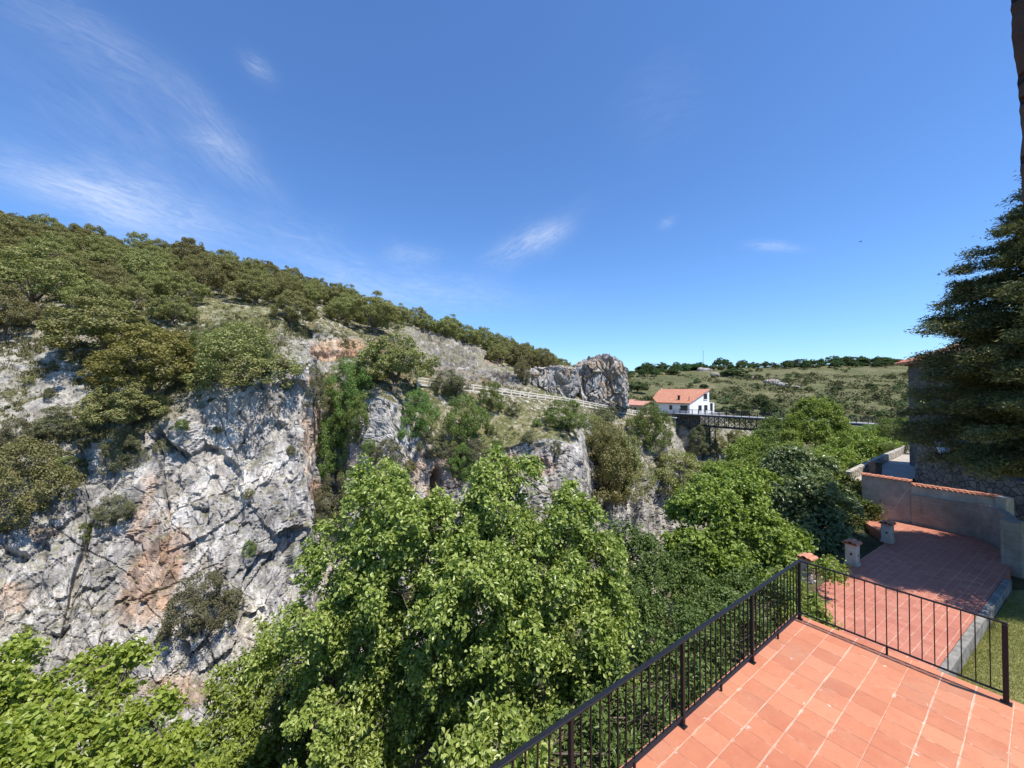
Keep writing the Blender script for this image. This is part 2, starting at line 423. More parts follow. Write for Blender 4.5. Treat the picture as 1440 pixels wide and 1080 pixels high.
def mat_board():
    t = NT('board_marked_concrete'); p = t.pos()
    z = t.sep(p)[2]
    w = t.math('FRACT', t.math('MULTIPLY', t.math('ADD', z, t.math('MULTIPLY', t.noise(p, .7, 3), .12)), 5.))
    n = t.noise(p, 1.6, 8, .7)
    c = t.ramp(n, [(.3, (.24, .215, .17)), (.55, (.36, .325, .26)), (.75, (.45, .41, .345))])
    c = t.mix(t.ramp(w, [(.0, .5), (.12, 0.)]), c, (.17, .15, .12))
    st = t.noise(t.mapping(p, scale=(3, 3, .25)), 1.6, 5, .6)
    c = t.mix(t.ramp(st, [(.55, 0.), (.75, .7)]), c, (.16, .15, .12))
    t.bsdf(c, .92, .15, t.bump(t.math('ADD', w, n), .5, .03)); return t.m
M['board'] = mat_board()
def mat_rooftile(name, axis, per, cols):
    t = NT(name); p = t.pos()
    ang = math.atan2(axis[1], axis[0])
    x, y, z = t.sep(t.mapping(p, rot=(0, 0, -ang)))
    w = t.math('FRACT', t.math('DIVIDE', x, per))
    hgt = t.math('SINE', t.math('MULTIPLY', w, 6.283))
    cell = t.n('ShaderNodeCombineXYZ'); t.l(t.math('FLOOR', t.math('DIVIDE', x, per)), cell.inputs[0]); t.l(t.math('FLOOR', t.math('DIVIDE', y, .42)), cell.inputs[1])
    wn = t.n('ShaderNodeTexWhiteNoise', noise_dimensions='3D'); t.l(cell.outputs[0], wn.inputs['Vector'])
    c = t.ramp(wn.outputs['Value'], [(i / (len(cols) - 1), k) for i, k in enumerate(cols)])
    c = t.mix(t.ramp(t.noise(p, 1.2, 6, .7), [(.45, 0.), (.75, .6)]), c, (.40, .30, .20))
    t.bsdf(c, .85, .2, t.bump(t.math('ADD', hgt, t.math('FRACT', t.math('DIVIDE', y, .42))), .8, .06)); return t.m
TC = [(.46, .17, .10), (.56, .24, .15), (.52, .20, .12), (.60, .31, .20)]
M['roof'] = mat_rooftile('terracotta_roof_tiles', V, .26, TC)
M['cap'] = mat_plain('terracotta_cap_tiles', (.50, .22, .14), .85, .2, .35, 7, .4)

# ------------------------------------------------------------------ vegetation
def leaf_arrays(rng, pos, nrm, L, W, long=False, tang=None):
    n = len(pos)
    nrm = nrm / (np.linalg.norm(nrm, axis=1, keepdims=True) + 1e-9)
    r = rng.normal(size=(n, 3)) if tang is None else tang + rng.normal(size=(n, 3)) * .25
    t = r - nrm * (r * nrm).sum(1, keepdims=True); t /= (np.linalg.norm(t, axis=1, keepdims=True) + 1e-9)
    b = np.cross(nrm, t)
    L = (L * rng.uniform(.7, 1.3, n))[:, None]; W = (W * rng.uniform(.75, 1.25, n))[:, None]
    up = nrm * W * rng.uniform(.1, .35, n)[:, None]
    a = np.arange(n)[:, None]
    if long:                                              # six-point leaf folded along its midrib
        v = np.stack([pos - t * L * .5, pos - t * L * .12 + b * W * .5 + up, pos + t * L * .25 + b * W * .36 + up,
                      pos + t * L * .5 - nrm * L * .08, pos + t * L * .25 - b * W * .36 + up, pos - t * L * .12 - b * W * .5 + up], 1).reshape(-1, 3)
        f = np.concatenate([a * 6 + np.array([[0, 1, 2, 3]]), a * 6 + np.array([[0, 3, 4, 5]])])
        return v, f
    v = np.stack([pos - t * L * .5, pos + b * W * .5 + up, pos + t * L * .5, pos - b * W * .5 + up], 1).reshape(-1, 3)
    return v, np.concatenate([a * 4 + np.array([[0, 1, 2]]), a * 4 + np.array([[0, 2, 3]])])

def clumps_on_lobes(rng, lobes, cr, dens, inside=.72, low=-.55):
    """lobes (k,6): centre, radii. returns clump centres, their outward direction"""
    out = []; dirs = []
    for i, l in enumerate(lobes):
        c, R = l[:3], l[3:]
        k = max(4, int(dens * 4 * math.pi * (R.prod() ** (1 / 3.)) ** 2 / (cr * cr * 3.14)))
        d = rng.normal(size=(k, 3)); d /= np.linalg.norm(d, axis=1, keepdims=True)
        d = d[d[:, 2] > low]
        p = c + d * R * rng.uniform(.6, 1.06, (len(d), 1))
        keep = np.ones(len(p), bool)
        for j, m in enumerate(lobes):
            if j != i: keep &= (((p - m[:3]) / m[3:]) ** 2).sum(1) > inside ** 2
        out.append(p[keep]); dirs.append(d[keep])
    return np.concatenate(out), np.concatenate(dirs)

def leaves_on_clumps(rng, cc, dd, cr, per, flat=.75, up=.5, jit=.55, droop=0.):
    k = len(cc)
    r = cr * rng.uniform(.6, 1.35, k)
    cnt = np.maximum(3, (per * (r / cr) ** 2 * rng.uniform(.7, 1.3, k)).astype(int))
    ix = np.repeat(np.arange(k), cnt); n = len(ix)
    d = rng.normal(size=(n, 3)); d /= np.linalg.norm(d, axis=1, keepdims=True)
    d = d + dd[ix] * .55; d /= np.linalg.norm(d, axis=1, keepdims=True)
    rad = r[ix] * rng.uniform(.35, 1.08, n) ** .6
    off = d * rad[:, None]; off[:, 2] *= flat
    off[:, 2] -= droop * (rad ** 2)
    nr = d * .7 + np.array([0, 0, up]) + rng.normal(size=(n, 3)) * jit
    return cc[ix] + off, nr

def leaves_on_twigs(rng, cc, dd, cr, per, leaf, up=.5, jit=.5, droop=.3, nt=8):
    k = len(cc); r = cr * rng.uniform(.55, 1.6, k)
    cnt = np.maximum(3, (nt * (r / cr) ** 1.5).astype(int)); ix = np.repeat(np.arange(k), cnt); n = len(ix)
    d = rng.normal(size=(n, 3)) * .75 + dd[ix] * .8 + UP * .18; d /= np.linalg.norm(d, axis=1, keepdims=True)
    ln = r[ix] * rng.uniform(.6, 1.55, n); st = cc[ix] + rng.normal(size=(n, 3)) * (r[ix] * .22)[:, None]
    m = np.maximum(2, (per / nt * rng.uniform(.6, 1.4, n) * (ln / cr)).astype(int)); j = np.repeat(np.arange(n), m); q = len(j)
    t = rng.uniform(.05, 1.05, q) ** .8
    p = st[j] + d[j] * (ln[j] * t)[:, None] + rng.normal(size=(q, 3)) * leaf * .62
    p[:, 2] -= droop * ln[j] * t ** 2
    side = rng.normal(size=(q, 3)); tang = d[j] * .7 + side * .7 - UP * .35
    nr = UP * up + d[j] * .35 + rng.normal(size=(q, 3)) * jit
    return p, nr, tang
def norm_crown(seed, nl, cr, per, leaf, low=-.5, spread=.30, lr=(.17, .27), zc=(.3, .72), dens=1.0, aspect=.6):
    rng = np.random.default_rng(seed)
    L = []
    for i in range(nl):
        a = 2 * math.pi * (i + rng.uniform(-.3, .3)) / nl; q = spread * math.sqrt(rng.uniform(.15, 1.)) * .95
        R = rng.uniform(*lr); z = rng.uniform(*zc) * (1.08 - .5 * q / spread * .6)
        L.append([q * math.cos(a), q * math.sin(a), z, R, R, R * rng.uniform(.75, 1.05)])
    L.append([0, 0, zc[1], lr[1] * .95, lr[1] * .95, lr[1]])
    L = np.array(L)
    cc, dd = clumps_on_lobes(rng, L, cr, dens, .8, low)
    p, nr = leaves_on_clumps(rng, cc, dd, cr, per, .9, .32, .45)
    p[:, 2] = np.maximum(p[:, 2], .015)
    # fit in the unit box
    ext = np.percentile(np.abs(p[:, :2]), 99); p[:, :2] *= .5 / ext
    p[:, 2] *= 1. / np.percentile(p[:, 2], 99.5)
    v, f = leaf_arrays(rng, p, nr, leaf, leaf * aspect)
    return mk_mesh('crown', v, f)
def norm_trunk(seed, top=.55, r=.035, limbs=4):
    rng = random.Random(seed); b = MB()
    h = top * .45
    lean = (rng.uniform(-.05, .05), rng.uniform(-.05, .05))
    b.tube([(0, 0, -.12), (lean[0] * .3, lean[1] * .3, h * .5), (lean[0], lean[1], h)], [r * 1.35, r, r * .85], 7)
    for i in range(limbs):
        a = 2 * math.pi * (i + rng.uniform(-.25, .25)) / limbs; q = rng.uniform(.16, .3)
        e = (lean[0] + q * math.cos(a), lean[1] + q * math.sin(a), top * rng.uniform(.9, 1.25))
        m = (lean[0] + q * .4 * math.cos(a), lean[1] + q * .4 * math.sin(a), (h + e[2]) * .48)
        b.tube([(lean[0], lean[1], h * .92), m, e], [r * .7, r * .45, r * .15], 5)
    return b.mesh('trunk', True)

PROTO = {}
def proto(key, kind, crown, trunk, cmat, tmat):
    PROTO.setdefault(key, []).append((kind, crown, trunk, cmat, tmat))
def make_plant(key, i, loc, rz, sc, label, cat, group=None):
    kind, crown, trunk, cmat, tmat = PROTO[key][i % len(PROTO[key])]
    e = empty(kind, loc, label, cat, group, rz, sc)
    link('crown', crown, M[cmat], e)
    if trunk is not None: link('trunk', trunk, M[tmat], e)
    return e
for s in range(5):
    proto('oak', 'oak_tree', norm_crown(10 + s, 7 + s % 3, .064, 100, .0265, -.5, dens=.95, zc=(.42, .76)), norm_trunk(s), 'oak', 'bark')
proto('oakyel', 'oak_tree', norm_crown(31, 8, .064, 100, .0265, -.5, dens=.95, zc=(.40, .74)), norm_trunk(41), 'oakyel', 'bark')
for s in range(3):
    cr = norm_crown(50 + s, 7 + s, .066, 84, .025, -.7, dens=.85, zc=(.22, .68), lr=(.18, .27))
    tk = norm_trunk(60 + s, .4, .022, 5)
    proto('green', 'shrub', cr, tk, 'green', 'bark')
    c2 = cr.copy(); c2.materials.clear(); proto('grey', 'shrub', c2, tk, 'grey', 'bark')
    c3 = cr.copy(); c3.materials.clear(); proto('olive', 'shrub', c3, tk, 'oak', 'bark')
for s in range(3):
    proto('far', 'tree', norm_crown(80 + s, 6, .10, 40, .07, -.6, zc=(.3, .7), lr=(.2, .3)), norm_trunk(90 + s, .5, .03, 3), 'far', 'bark')
    proto('farshrub', 'shrub', norm_crown(100 + s, 5, .14, 34, .10, -.2, zc=(.2, .55), lr=(.22, .32)), None, 'farshrub', 'bark')

def world_tree(kind, base, lobes, cr, per, leaf, asp, cmat, label, cat='tree', seed=1, dens=1., tr=.16, tmat='bark',
               low=-.6, up=.5, droop=0., long=True, inside=.72, twig=30, group=None, flat=.75):
    """an individual tree: lobes are (px, py, depth, radius, vertical radius) of its main leaf masses"""
    rng = np.random.default_rng(seed)
    base = np.asarray(base, float)
    L = np.array([[*(at(px, py, d) - base), R * .88, R * .88, Rz * .88] for px, py, d, R, Rz in lobes])
    e = empty(kind, base, label, cat, group)
    cc, dd = clumps_on_lobes(rng, L, cr, dens, inside, low)
    p, nr, tg = leaves_on_twigs(rng, cc, dd, cr, per, leaf, up, .55, .2 + droop)
    v, f = leaf_arrays(rng, p, nr, leaf, leaf * asp, long, tg)
    link('crown', mk_mesh('crown', v, f), M[cmat], e)
    b = MB()
    top = L[:, :3].mean(0); fork = top * np.array([.35, .35, .45])
    b.tube([(0, 0, -.4), fork * .45 + rng.normal(size=3) * .12, fork], [tr * 1.3, tr, tr * .85], 9)
    nodes = [(fork, tr * .6)]; todo = list(range(len(L)))
    while todo:
        best = min(((np.linalg.norm(L[i, :3] - q[0]) * (1. if k else .8), i, k) for i in todo for k, q in enumerate(nodes)))
        i, k = best[1], best[2]; a0, r0_ = nodes[k]; l = L[i]; todo.remove(i); r1_ = max(r0_ * .72, tr * .14)
        m = a0 * .5 + l[:3] * .5 + rng.normal(size=3) * .12 - UP * .1
        b.tube([a0, m, l[:3]], [r0_ * .9, (r0_ + r1_) * .45, r1_ * .8], 6); nodes.append((l[:3], r1_))
        near = np.argsort(((cc - l[:3]) ** 2).sum(1))[:60]
        for q in rng.choice(near, min(len(near), twig // 4 + 2), replace=False):
            g = cc[q]
            b.tube([l[:3], (l[:3] + g) / 2 + rng.normal(size=3) * .08, g], [tr * .06, tr * .04, tr * .02], 4)
    b.obj('trunk', M[tmat], e, True)
    return e

# ------------------------------------------------------------------ opposite side of the gorge
def tab(xs, *pairs):
    k = np.array([p[0] for p in pairs], float)
    return np.interp(xs, k, [p[1] for p in pairs]), np.interp(xs, k, [p[2] for p in pairs])
NX = 1180
_x = np.linspace(-420, 1085, 6000)
_w = .75 + .25 * ((_x > -30) & (_x < 480)) + 4.5 * np.exp(-((_x - 440) / 9) ** 2) + 2.5 * np.exp(-((_x - 485) / 9) ** 2) + 3.5 * np.exp(-((_x - 829) / 10) ** 2) + .8 * np.exp(-((_x - 130) / 30) ** 2)
_c = np.cumsum(_w); PX = np.interp(np.linspace(_c[0], _c[-1], NX), _c, _x)
R1 = tab(PX, (-420, 262, 60), (-200, 285, 72), (0, 322, 85), (100, 343, 90), (215, 368, 95), (330, 388, 100), (430, 410, 105), (500, 436, 110), (560, 452, 115), (640, 475, 120), (720, 498, 125), (790, 524, 130), (880, 566, 138), (940, 582, 140), (1000, 590, 140), (1085, 598, 140))
R0 = (R1[0] + 25, R1[1] + 45)
R2 = tab(PX, (-420, 430, 32), (-200, 450, 40), (0, 447, 48), (100, 440, 51), (215, 442, 56), (330, 440, 61), (400, 440, 66), (430, 448, 68), (480, 470, 71), (540, 474, 77), (600, 505, 80), (650, 515, 83), (720, 527, 90), (800, 545, 102), (880, 575, 114), (940, 586, 121), (1000, 592, 126), (1085, 600, 128))
R3 = tab(PX, (-420, 540, 29), (-200, 530, 34), (0, 530, 41), (100, 510, 44), (215, 520, 47), (330, 490, 51), (400, 466, 56), (430, 478, 60), (450, 500, 65), (480, 506, 66), (540, 530, 65), (600, 541, 66), (650, 547, 71), (695, 552.5, 76), (807, 567.5, 89), (871, 579.5, 99), (895, 583, 103), (940, 587, 106), (1000, 592, 107), (1085, 612, 116))
R4 = tab(PX, (-420, 690, 26), (-200, 660, 30), (0, 650, 35.5), (60, 640, 37), (130, 625, 38.5), (215, 602, 40), (270, 575, 42), (330, 548, 44.5), (390, 512, 47.5), (420, 508, 49), (434, 520, 50.5), (447, 570, 58), (478, 585, 60), (492, 560, 57), (520, 560, 56), (536, 550, 55), (552, 560, 55.5), (570, 600, 57), (600, 622, 58), (640, 640, 60), (700, 628, 63), (760, 612, 66), (800, 618, 68), (818, 640, 70), (832, 705, 78), (850, 668, 83), (880, 668, 85), (900, 676, 87), (945, 655, 93), (965, 640, 98), (1000, 632, 102), (1085, 650, 104))
R5 = tab(PX, (-420, 930, 23.5), (-200, 900, 27), (0, 850, 30.5), (60, 845, 32), (110, 840, 33.4), (150, 830, 34.6), (185, 825, 35.2), (215, 820, 35.4), (270, 800, 36.8), (330, 780, 39), (390, 750, 42.2), (424, 730, 45), (438, 720, 49), (450, 720, 55), (478, 720, 56), (492, 720, 53.5), (540, 720, 52.5), (640, 745, 57), (760, 735, 62), (820, 730, 66), (835, 730, 75), (850, 715, 80), (900, 720, 83.5), (945, 725, 88), (1000, 700, 96), (1085, 700, 99))
R6 = tab(PX, (-420, 1250, 23), (-200, 1180, 27), (0, 1110, 27), (110, 1090, 29.5), (150, 1075, 31), (215, 1060, 31), (330, 1010, 34.5), (424, 950, 40), (450, 925, 49), (492, 920, 49), (540, 920, 50), (640, 880, 55), (760, 850, 60), (820, 835, 64), (840, 800, 73), (900, 785, 81), (1000, 760, 92), (1085, 745, 97))
R7 = tab(PX, (-420, 1700, 17), (0, 1420, 24), (215, 1300, 28), (424, 1100, 36), (640, 980, 46), (820, 900, 55), (900, 850, 68), (1085, 790, 85))
def railpts(R):
    r = np.stack([(PX - 720) / F, CP - SP * (540 - R[0]) / F, SP + CP * (540 - R[0]) / F], 1)
    return r * (R[1] / r[:, 1])[:, None]
RP = [railpts(r) for r in (R0, R1, R2, R3, R4, R5, R6, R7)]
CNT = [10, 62, 62, 80, 105, 110, 16]
rows = []; rowt = []
for i, c in enumerate(CNT):
    for k in range(c):
        t = k / c; rows.append(RP[i] * (1 - t) + RP[i + 1] * t); rowt.append(i + t)
rows.append(RP[-1]); rowt.append(7.)
G = np.array(rows); rowt = np.array(rowt); NR = len(rows)           # (rows, cols, 3)
def smooth(G, ax, k, times=1):
    for _ in range(times):
        pad = [(0, 0)] * 3; pad[ax] = (k, k)
        P = np.pad(G, pad, mode='edge'); c = np.cumsum(P, ax)
        z = np.zeros_like(np.take(c, [0], ax)); c = np.concatenate([z, c], ax)
        n = 2 * k + 1
        a = np.take(c, range(n, c.shape[ax]), ax); b = np.take(c, range(0, c.shape[ax] - n), ax)
        G = (a - b) / n
    return G
G = smooth(G, 0, 4, 2); G = smooth(G, 1, 6, 2)
def normals(G):
    du = np.gradient(G, axis=1); dv = np.gradient(G, axis=0)
    n = np.cross(du, dv); n /= (np.linalg.norm(n, axis=2, keepdims=True) + 1e-9)
    return n
Nn = normals(G)
Nn = np.where((Nn[:, :, 1:2] * G[:, :, 1:2] + Nn[:, :, 0:1] * G[:, :, 0:1] + Nn[:, :, 2:3] * G[:, :, 2:3]).mean() > 0, -Nn, Nn)
pts = G.reshape(-1, 3); nn = Nn.reshape(-1, 3)
CX = np.tile(PX, NR); RT = np.repeat(rowt, NX)
# pixel row seen by each point (to lay out the kinds of ground)
cz = pts[:, 1] * CP + pts[:, 2] * SP
CY = 540 - F * (pts[:, 2] * CP - pts[:, 1] * SP) / cz
steep = 1 - nn[:, 2]
w1 = fbm(pts * .11, 4, 5); w2 = fbm(pts * .5, 4, 9); w3 = fbm(pts * 1.7, 3, 13)
def blob(x, y, rx, ry, rot=0.):
    c, s_ = math.cos(rot), math.sin(rot)
    dx = CX - x; dy = CY - y
    q = np.sqrt(((dx * c + dy * s_) / rx) ** 2 + ((-dx * s_ + dy * c) / ry) ** 2) + (w1 * .55 + w2 * .45 + w3 * .2)
    return 1 - sstep(.6, 1.15, q)
rock = sstep(.42, .62, steep + w1 * .15 + w2 * .14)
rock = np.where(RT < 2.6, np.minimum(rock, .15), rock)
pale = blob(55, 560, 130, 125) * .95
pale = np.maximum(pale, blob(300, 565, 110, 55, -.6) * .8)
pale = np.maximum(pale, blob(-150, 600, 160, 100) * .8)
rock = np.maximum(rock, pale * np.clip(.66 + w2 * 1.4 + w3 * .7, 0, 1))
cliff = blob(450, 520, 45, 70)
rock = np.maximum(rock, np.maximum(blob(440, 500, 60, 42), blob(945, 640, 60, 40)) * np.clip(.7 + w2 + w3, 0, 1))
scree = np.maximum(blob(625, 490, 85, 32, .5), blob(700, 532, 60, 13, .2))
meadow = np.maximum(blob(720, 600, 105, 34, .15), blob(340, 445, 90, 22, .1))
rock = np.where(RT < 4.0, rock * (1 - .85 * blob(720, 595, 110, 38, .12)), rock)
rock = np.maximum(rock, scree * .85)
rock = np.clip(np.maximum(rock, np.where((CX < 445) | ((CX > 480) & (CX < 830)), sstep(4.0, 4.25, RT) * np.clip(1.05 + w2 * .5, 0, 1), 0)), 0, 1)
orange = np.maximum.reduce([blob(470, 492, 38, 17), blob(215, 800, 48, 88, .2) * .7, blob(440, 610, 12, 55, .1) * .8, blob(250, 970, 60, 26) * .5,
                            blob(15, 835, 26, 22) * .7, blob(60, 750, 30, 12) * .4, blob(605, 665, 40, 32) * .5, blob(450, 540, 22, 16) * .7, blob(735, 655, 55, 16) * .45,
                            blob(440, 690, 9, 25) * .8, blob(690, 508, 16, 8) * .4, blob(200, 700, 16, 70, .3) * .6, blob(610, 690, 12, 26) * .7])
# broken, bedded rock: facets at four sizes, stretched down the dip
B = np.array([[.92, .30, -.25], [-.30, .95, .05], [.26, .03, .96]])
q = pts @ B.T; q[:, 2] *= .34
wp = np.stack([fbm(pts * .35, 3, 31), fbm(pts * .35, 3, 41), fbm(pts * .35, 3, 51)], 1)
q = q + wp * .35
fa = voro(q * .17, 100); fb = voro(q * .45 + wp * .3, 200); fc = voro(q * 1.15, 300); fd = voro(q * 2.6, 400)
disp = fa[2] * 1.0 + fb[2] * .72 + fc[2] * .32 + fd[2] * .15 + w3 * .05
def fissure(nv, per, wd, seed):
    x = (pts @ (np.array(nv) / np.linalg.norm(nv))) / per + fbm(pts * .1, 3, seed) * .35 + fbm(pts * .9, 2, seed + 4) * .03
    return (1 - sstep(0, wd, np.abs(x - np.round(x)))) * sstep(-.05, .12, fbm(pts * .13 + 5, 3, seed + 9))
disp = disp * .9 - (.55 * fissure((1., .35, .42), 5.6, .018, 501) + .3 * fissure((.85, .2, .9), 4.4, .014, 611) + .3 * fissure((-.45, .1, 1.), 6.2, .014, 721))
disp -= .10 * (1 - sstep(0, .03, fa[1] - fa[0])) * (w2 > 0) + .2 * (1 - sstep(0, .05, fb[1] - fb[0])) * (w2 > 0) + .12 * (1 - sstep(0, .09, fc[1] - fc[0]))
face = rock * sstep(3.6, 4.1, RT)
slope = rock * (1 - sstep(3.6, 4.1, RT))
soft = w1 * .7 + w2 * .35 + w3 * .10
path_keep = 1 - (1 - sstep(.05, .5, np.abs(RT - 3))) * sstep(560, 600, CX) * .9
disp2 = fc[2] * .55 + fd[2] * .42 + w3 * .2 + fb[2] * .4
d = (scree * disp2 * (RT < 3) + face * disp * 1.0 + slope * (disp * .45) + (1 - rock) * soft) * path_keep
gul = np.maximum.reduce([np.exp(-((CX - 442) / 12) ** 2), np.exp(-((CX - 486) / 9) ** 2) * .8, np.exp(-((CX - 829) / 10) ** 2) * .8]) * (RT > 3.3)
d = d * (1 - .82 * gul) + (w3 * .22 + w2 * .3) * gul
# a few named recesses
d -= 3.2 * blob(614, 682, 7, 22) + 1.3 * blob(112, 800, 6, 95, .25) + .35 * blob(205, 650, 6, 70, .45) + 2.4 * blob(963, 615, 5, 48, -.45)
d -= 1.2 * blob(425, 462, 26, 22) + 1.1 * blob(470, 500, 30, 8)
d = .55 * d + .45 * smooth(d.reshape(NR, NX, 1), 1, 1, 1).reshape(-1)
d = np.where((RT < .3) | (RT > 6.7), 0, d)
P3 = pts + nn * d[:, None]
# base colours (of the stone, soil and turf themselves)
g0 = np.array([.44, .41, .37]); g1 = np.array([.57, .535, .485]); g2 = np.array([.33, .315, .297])
m1 = sstep(-.25, .35, fbm(pts * .22, 4, 77))[:, None]; m2 = sstep(-.02, .35, fbm(q * .4, 4, 88))[:, None]
rc = (g0 * (1 - m1) + g1 * m1) * (1 - .7 * m2) + g2 * .7 * m2
rc = rc * (.82 + .36 * fc[3])[:, None]
warm = sstep(-.1, .5, fbm(pts * .4, 4, 99))[:, None] * .35
rc = rc * (1 - warm) + rc * np.array([1.12, .98, .84]) * warm
oc = np.array([.46, .285, .185]) * (1 - m1) + np.array([.58, .43, .315]) * m1
om = np.clip(orange * 1.15 * (.55 + .9 * fc[3]), 0, 1)[:, None]
rc = rc * (1 - om) + oc * om
sc_ = scree[:, None] * np.clip(.7 + w2, 0, 1)[:, None]
rc = rc * (1 - sc_) + np.array([.185, .155, .142]) * (.5 + .55 * fd[3] + .5 * fc[3])[:, None] * sc_
gr = np.array([.105, .105, .045]); dry = np.array([.20, .175, .10]); stn = np.array([.40, .37, .32])
a1 = sstep(-.2, .45, fbm(pts * .6, 4, 61))[:, None]; a2 = sstep(.12, .3, fbm(pts * 1.7, 3, 66) + w1 * .15)[:, None] * .85
gc = (gr * (1 - a1) + dry * a1) * (1 - a2) + stn * a2
gc = gc * (1 - .6 * meadow[:, None]) + (np.array([.125, .13, .046]) * (1 - a1) + np.array([.19, .175, .085]) * a1) * .6 * meadow[:, None]
lowslope = (np.maximum.reduce([blob(640, 528, 70, 22, .25), blob(560, 500, 40, 40), blob(690, 535, 60, 16, .2)]))[:, None]
gc = gc * (1 - .75 * lowslope) + (np.array([.17, .115, .07]) * (1 - a1) + np.array([.10, .10, .045]) * a1) * .75 * lowslope
gcut = np.clip(orange * (RT < 4), 0, 1)[:, None]
gc = gc * (1 - gcut) + np.array([.42, .22, .12]) * gcut
# turf and moss holding on ledges of the cliff
nd = normals(P3.reshape(NR, NX, 3)).reshape(-1, 3)
if (nd * nn).sum(1).mean() < 0: nd = -nd
ledge = sstep(.52, .82, nd[:, 2] + w2 * .25) * (1 - pale * .55)
col = rc * rock[:, None] + gc * (1 - rock)[:, None]
lm = (ledge * rock * .75)[:, None]
col = col * (1 - lm) + np.array([.17, .16, .08]) * lm
i = np.arange(NR - 1)[:, None] * NX + np.arange(NX - 1)[None, :]
quads = np.stack([i, i + NX, i + NX + 1, i + 1], 2).reshape(-1, 4)
me = mk_mesh('hillside', P3, quads)
at_ = me.attributes.new('Col', 'FLOAT_COLOR', 'POINT'); at_.data.foreach_set('color', np.concatenate([np.clip(col, .01, .8), np.ones((len(col), 1))], 1).astype(np.float32).ravel())
at_ = me.attributes.new('rockm', 'FLOAT', 'POINT'); at_.data.foreach_set('value', rock.astype(np.float32))
tag(link('hillside', me, M['rock']), kind='structure')
BV = BVHTree.FromPolygons([tuple(v) for v in P3], [tuple(int(k) for k in f) for f in quads[::1]])
def hit(px, py):
    r = ray(px, py); r = r / np.linalg.norm(r)
    h = BV.ray_cast(Vector((0, 0, 0)), Vector(r))
    return None if h[0] is None else np.array(h[0])
def ground_z(x, y):
    h = BV.ray_cast(Vector((x, y, 120)), Vector((0, 0, -1)))
    return None if h[0] is None else h[0].z

# ------------------------------------------------------------------ far hillside beyond the bridge
FX = np.linspace(700, 2100, 260)
f0 = tab(FX, (700, 530, 460), (2100, 530, 460))
f1 = tab(FX, (700, 530, 300), (860, 524, 300), (930, 518, 300), (1000, 516, 300), (1100, 513, 310), (1200, 509, 320), (1290, 509, 320), (1500, 503, 300), (2100, 480, 230))
f2 = tab(FX, (700, 548, 220), (880, 540, 220), (1000, 533, 230), (1150, 534, 235), (1300, 538, 230), (2100, 540, 150))
f3 = tab(FX, (700, 574, 160), (880, 571, 165), (1000, 566, 172), (1150, 566, 170), (1300, 570, 160), (2100, 580, 110))
f4 = tab(FX, (700, 600, 140), (900, 588, 143), (1000, 592, 140), (1100, 597, 135), (1300, 600, 125), (2100, 620, 90))
f5 = tab(FX, (700, 680, 135), (900, 640, 136), (1000, 650, 122), (1100, 660, 112), (1300, 640, 105), (2100, 660, 80))
fr = []
PXs = PX; PX = FX; FP = [railpts(r) for r in (f0, f1, f2, f3, f4, f5)]; PX = PXs
for k, c in enumerate([8, 45, 45, 30, 30]):
    for j in range(c):
        t = j / c; fr.append(FP[k] * (1 - t) + FP[k + 1] * t)
fr.append(FP[-1]); FG = smooth(smooth(np.array(fr), 0, 3, 1), 1, 4, 1)
FR, FC = FG.shape[:2]; fp = FG.reshape(-1, 3)
fp = fp + UP * (fbm(fp * .03, 4, 3) * 2.4 + fbm(fp * .12, 3, 4) * .8)[:, None]
def mat_far():
    t = NT('far_hillside_scrub'); p = t.pos()
    n1 = t.noise(p, .05, 6, .65); n2 = t.noise(p, .28, 8, .75); n3 = t.noise(p, .9, 5, .7)
    c = t.ramp(n1, [(.35, (.095, .098, .042)), (.5, (.125, .118, .056)), (.62, (.17, .15, .08))])
    c = t.mix(t.ramp(n2, [(.46, 0.), (.58, .9)]), c, (.075, .095, .034))
    c = t.mix(t.ramp(n3, [(.55, 0.), (.66, .6)]), c, (.33, .29, .21))
    t.bsdf(c, .95, .1, t.bump(n2, .8, 1.2)); return t.m
i = np.arange(FR - 1)[:, None] * FC + np.arange(FC - 1)[None, :]
fq = np.stack([i, i + FC, i + FC + 1, i + 1], 2).reshape(-1, 4)
tag(link('far_hill', mk_mesh('far_hill', fp, fq, True), mat_far()), kind='structure')
BVF = BVHTree.FromPolygons([tuple(v) for v in fp], [tuple(int(k) for k in f) for f in fq])
def hitf(px, py):
    r = ray(px, py); r = r / np.linalg.norm(r)
    h = BVF.ray_cast(Vector((0, 0, 0)), Vector(r))
    return None if h[0] is None else np.array(h[0])

# ------------------------------------------------------------------ ground of our own side, one wide sheet
def axis(a, b, fine, k0, k1):
    m = np.arange(k0, k1, fine)
    lo = k0 - np.cumsum(fine * 1.25 ** np.arange(1, 24)); lo = lo[lo > a]
    hi = k1 + np.cumsum(fine * 1.25 ** np.arange(0, 24)); hi = hi[hi < b]
    return np.concatenate([[a], lo[::-1], m, hi, [b]])
sa = axis(-500, 900, 1.0, -40, 130); na = axis(-400, 400, .8, -14, 46)
SS, NN_ = np.meshgrid(sa, na, indexing='ij')
def ground_height(s, n):
    rim = 5.6 + 8.5 * sstep(45, 100, s)
    flat = -8.45 + 1.3 * sstep(40, 75, s) * sstep(-2, 4, n)
    t = sstep(0, 1, (n - rim) / 34.)
    z = flat + (-39. - flat) * (.25 * np.clip((n - rim) / 34., 0, 1) + .75 * t)
    return z
gz = ground_height(SS, NN_)
gp = (SS[..., None] * U + NN_[..., None] * N).reshape(-1, 3); gp[:, 2] = gz.ravel()
rim = (NN_.ravel() > 6.2)
gp[:, 2] += np.where(rim, fbm(gp * .2, 4, 8) * 1.0, 0)
a, b = SS.shape
i = np.arange(a - 1)[:, None] * b + np.arange(b - 1)[None, :]
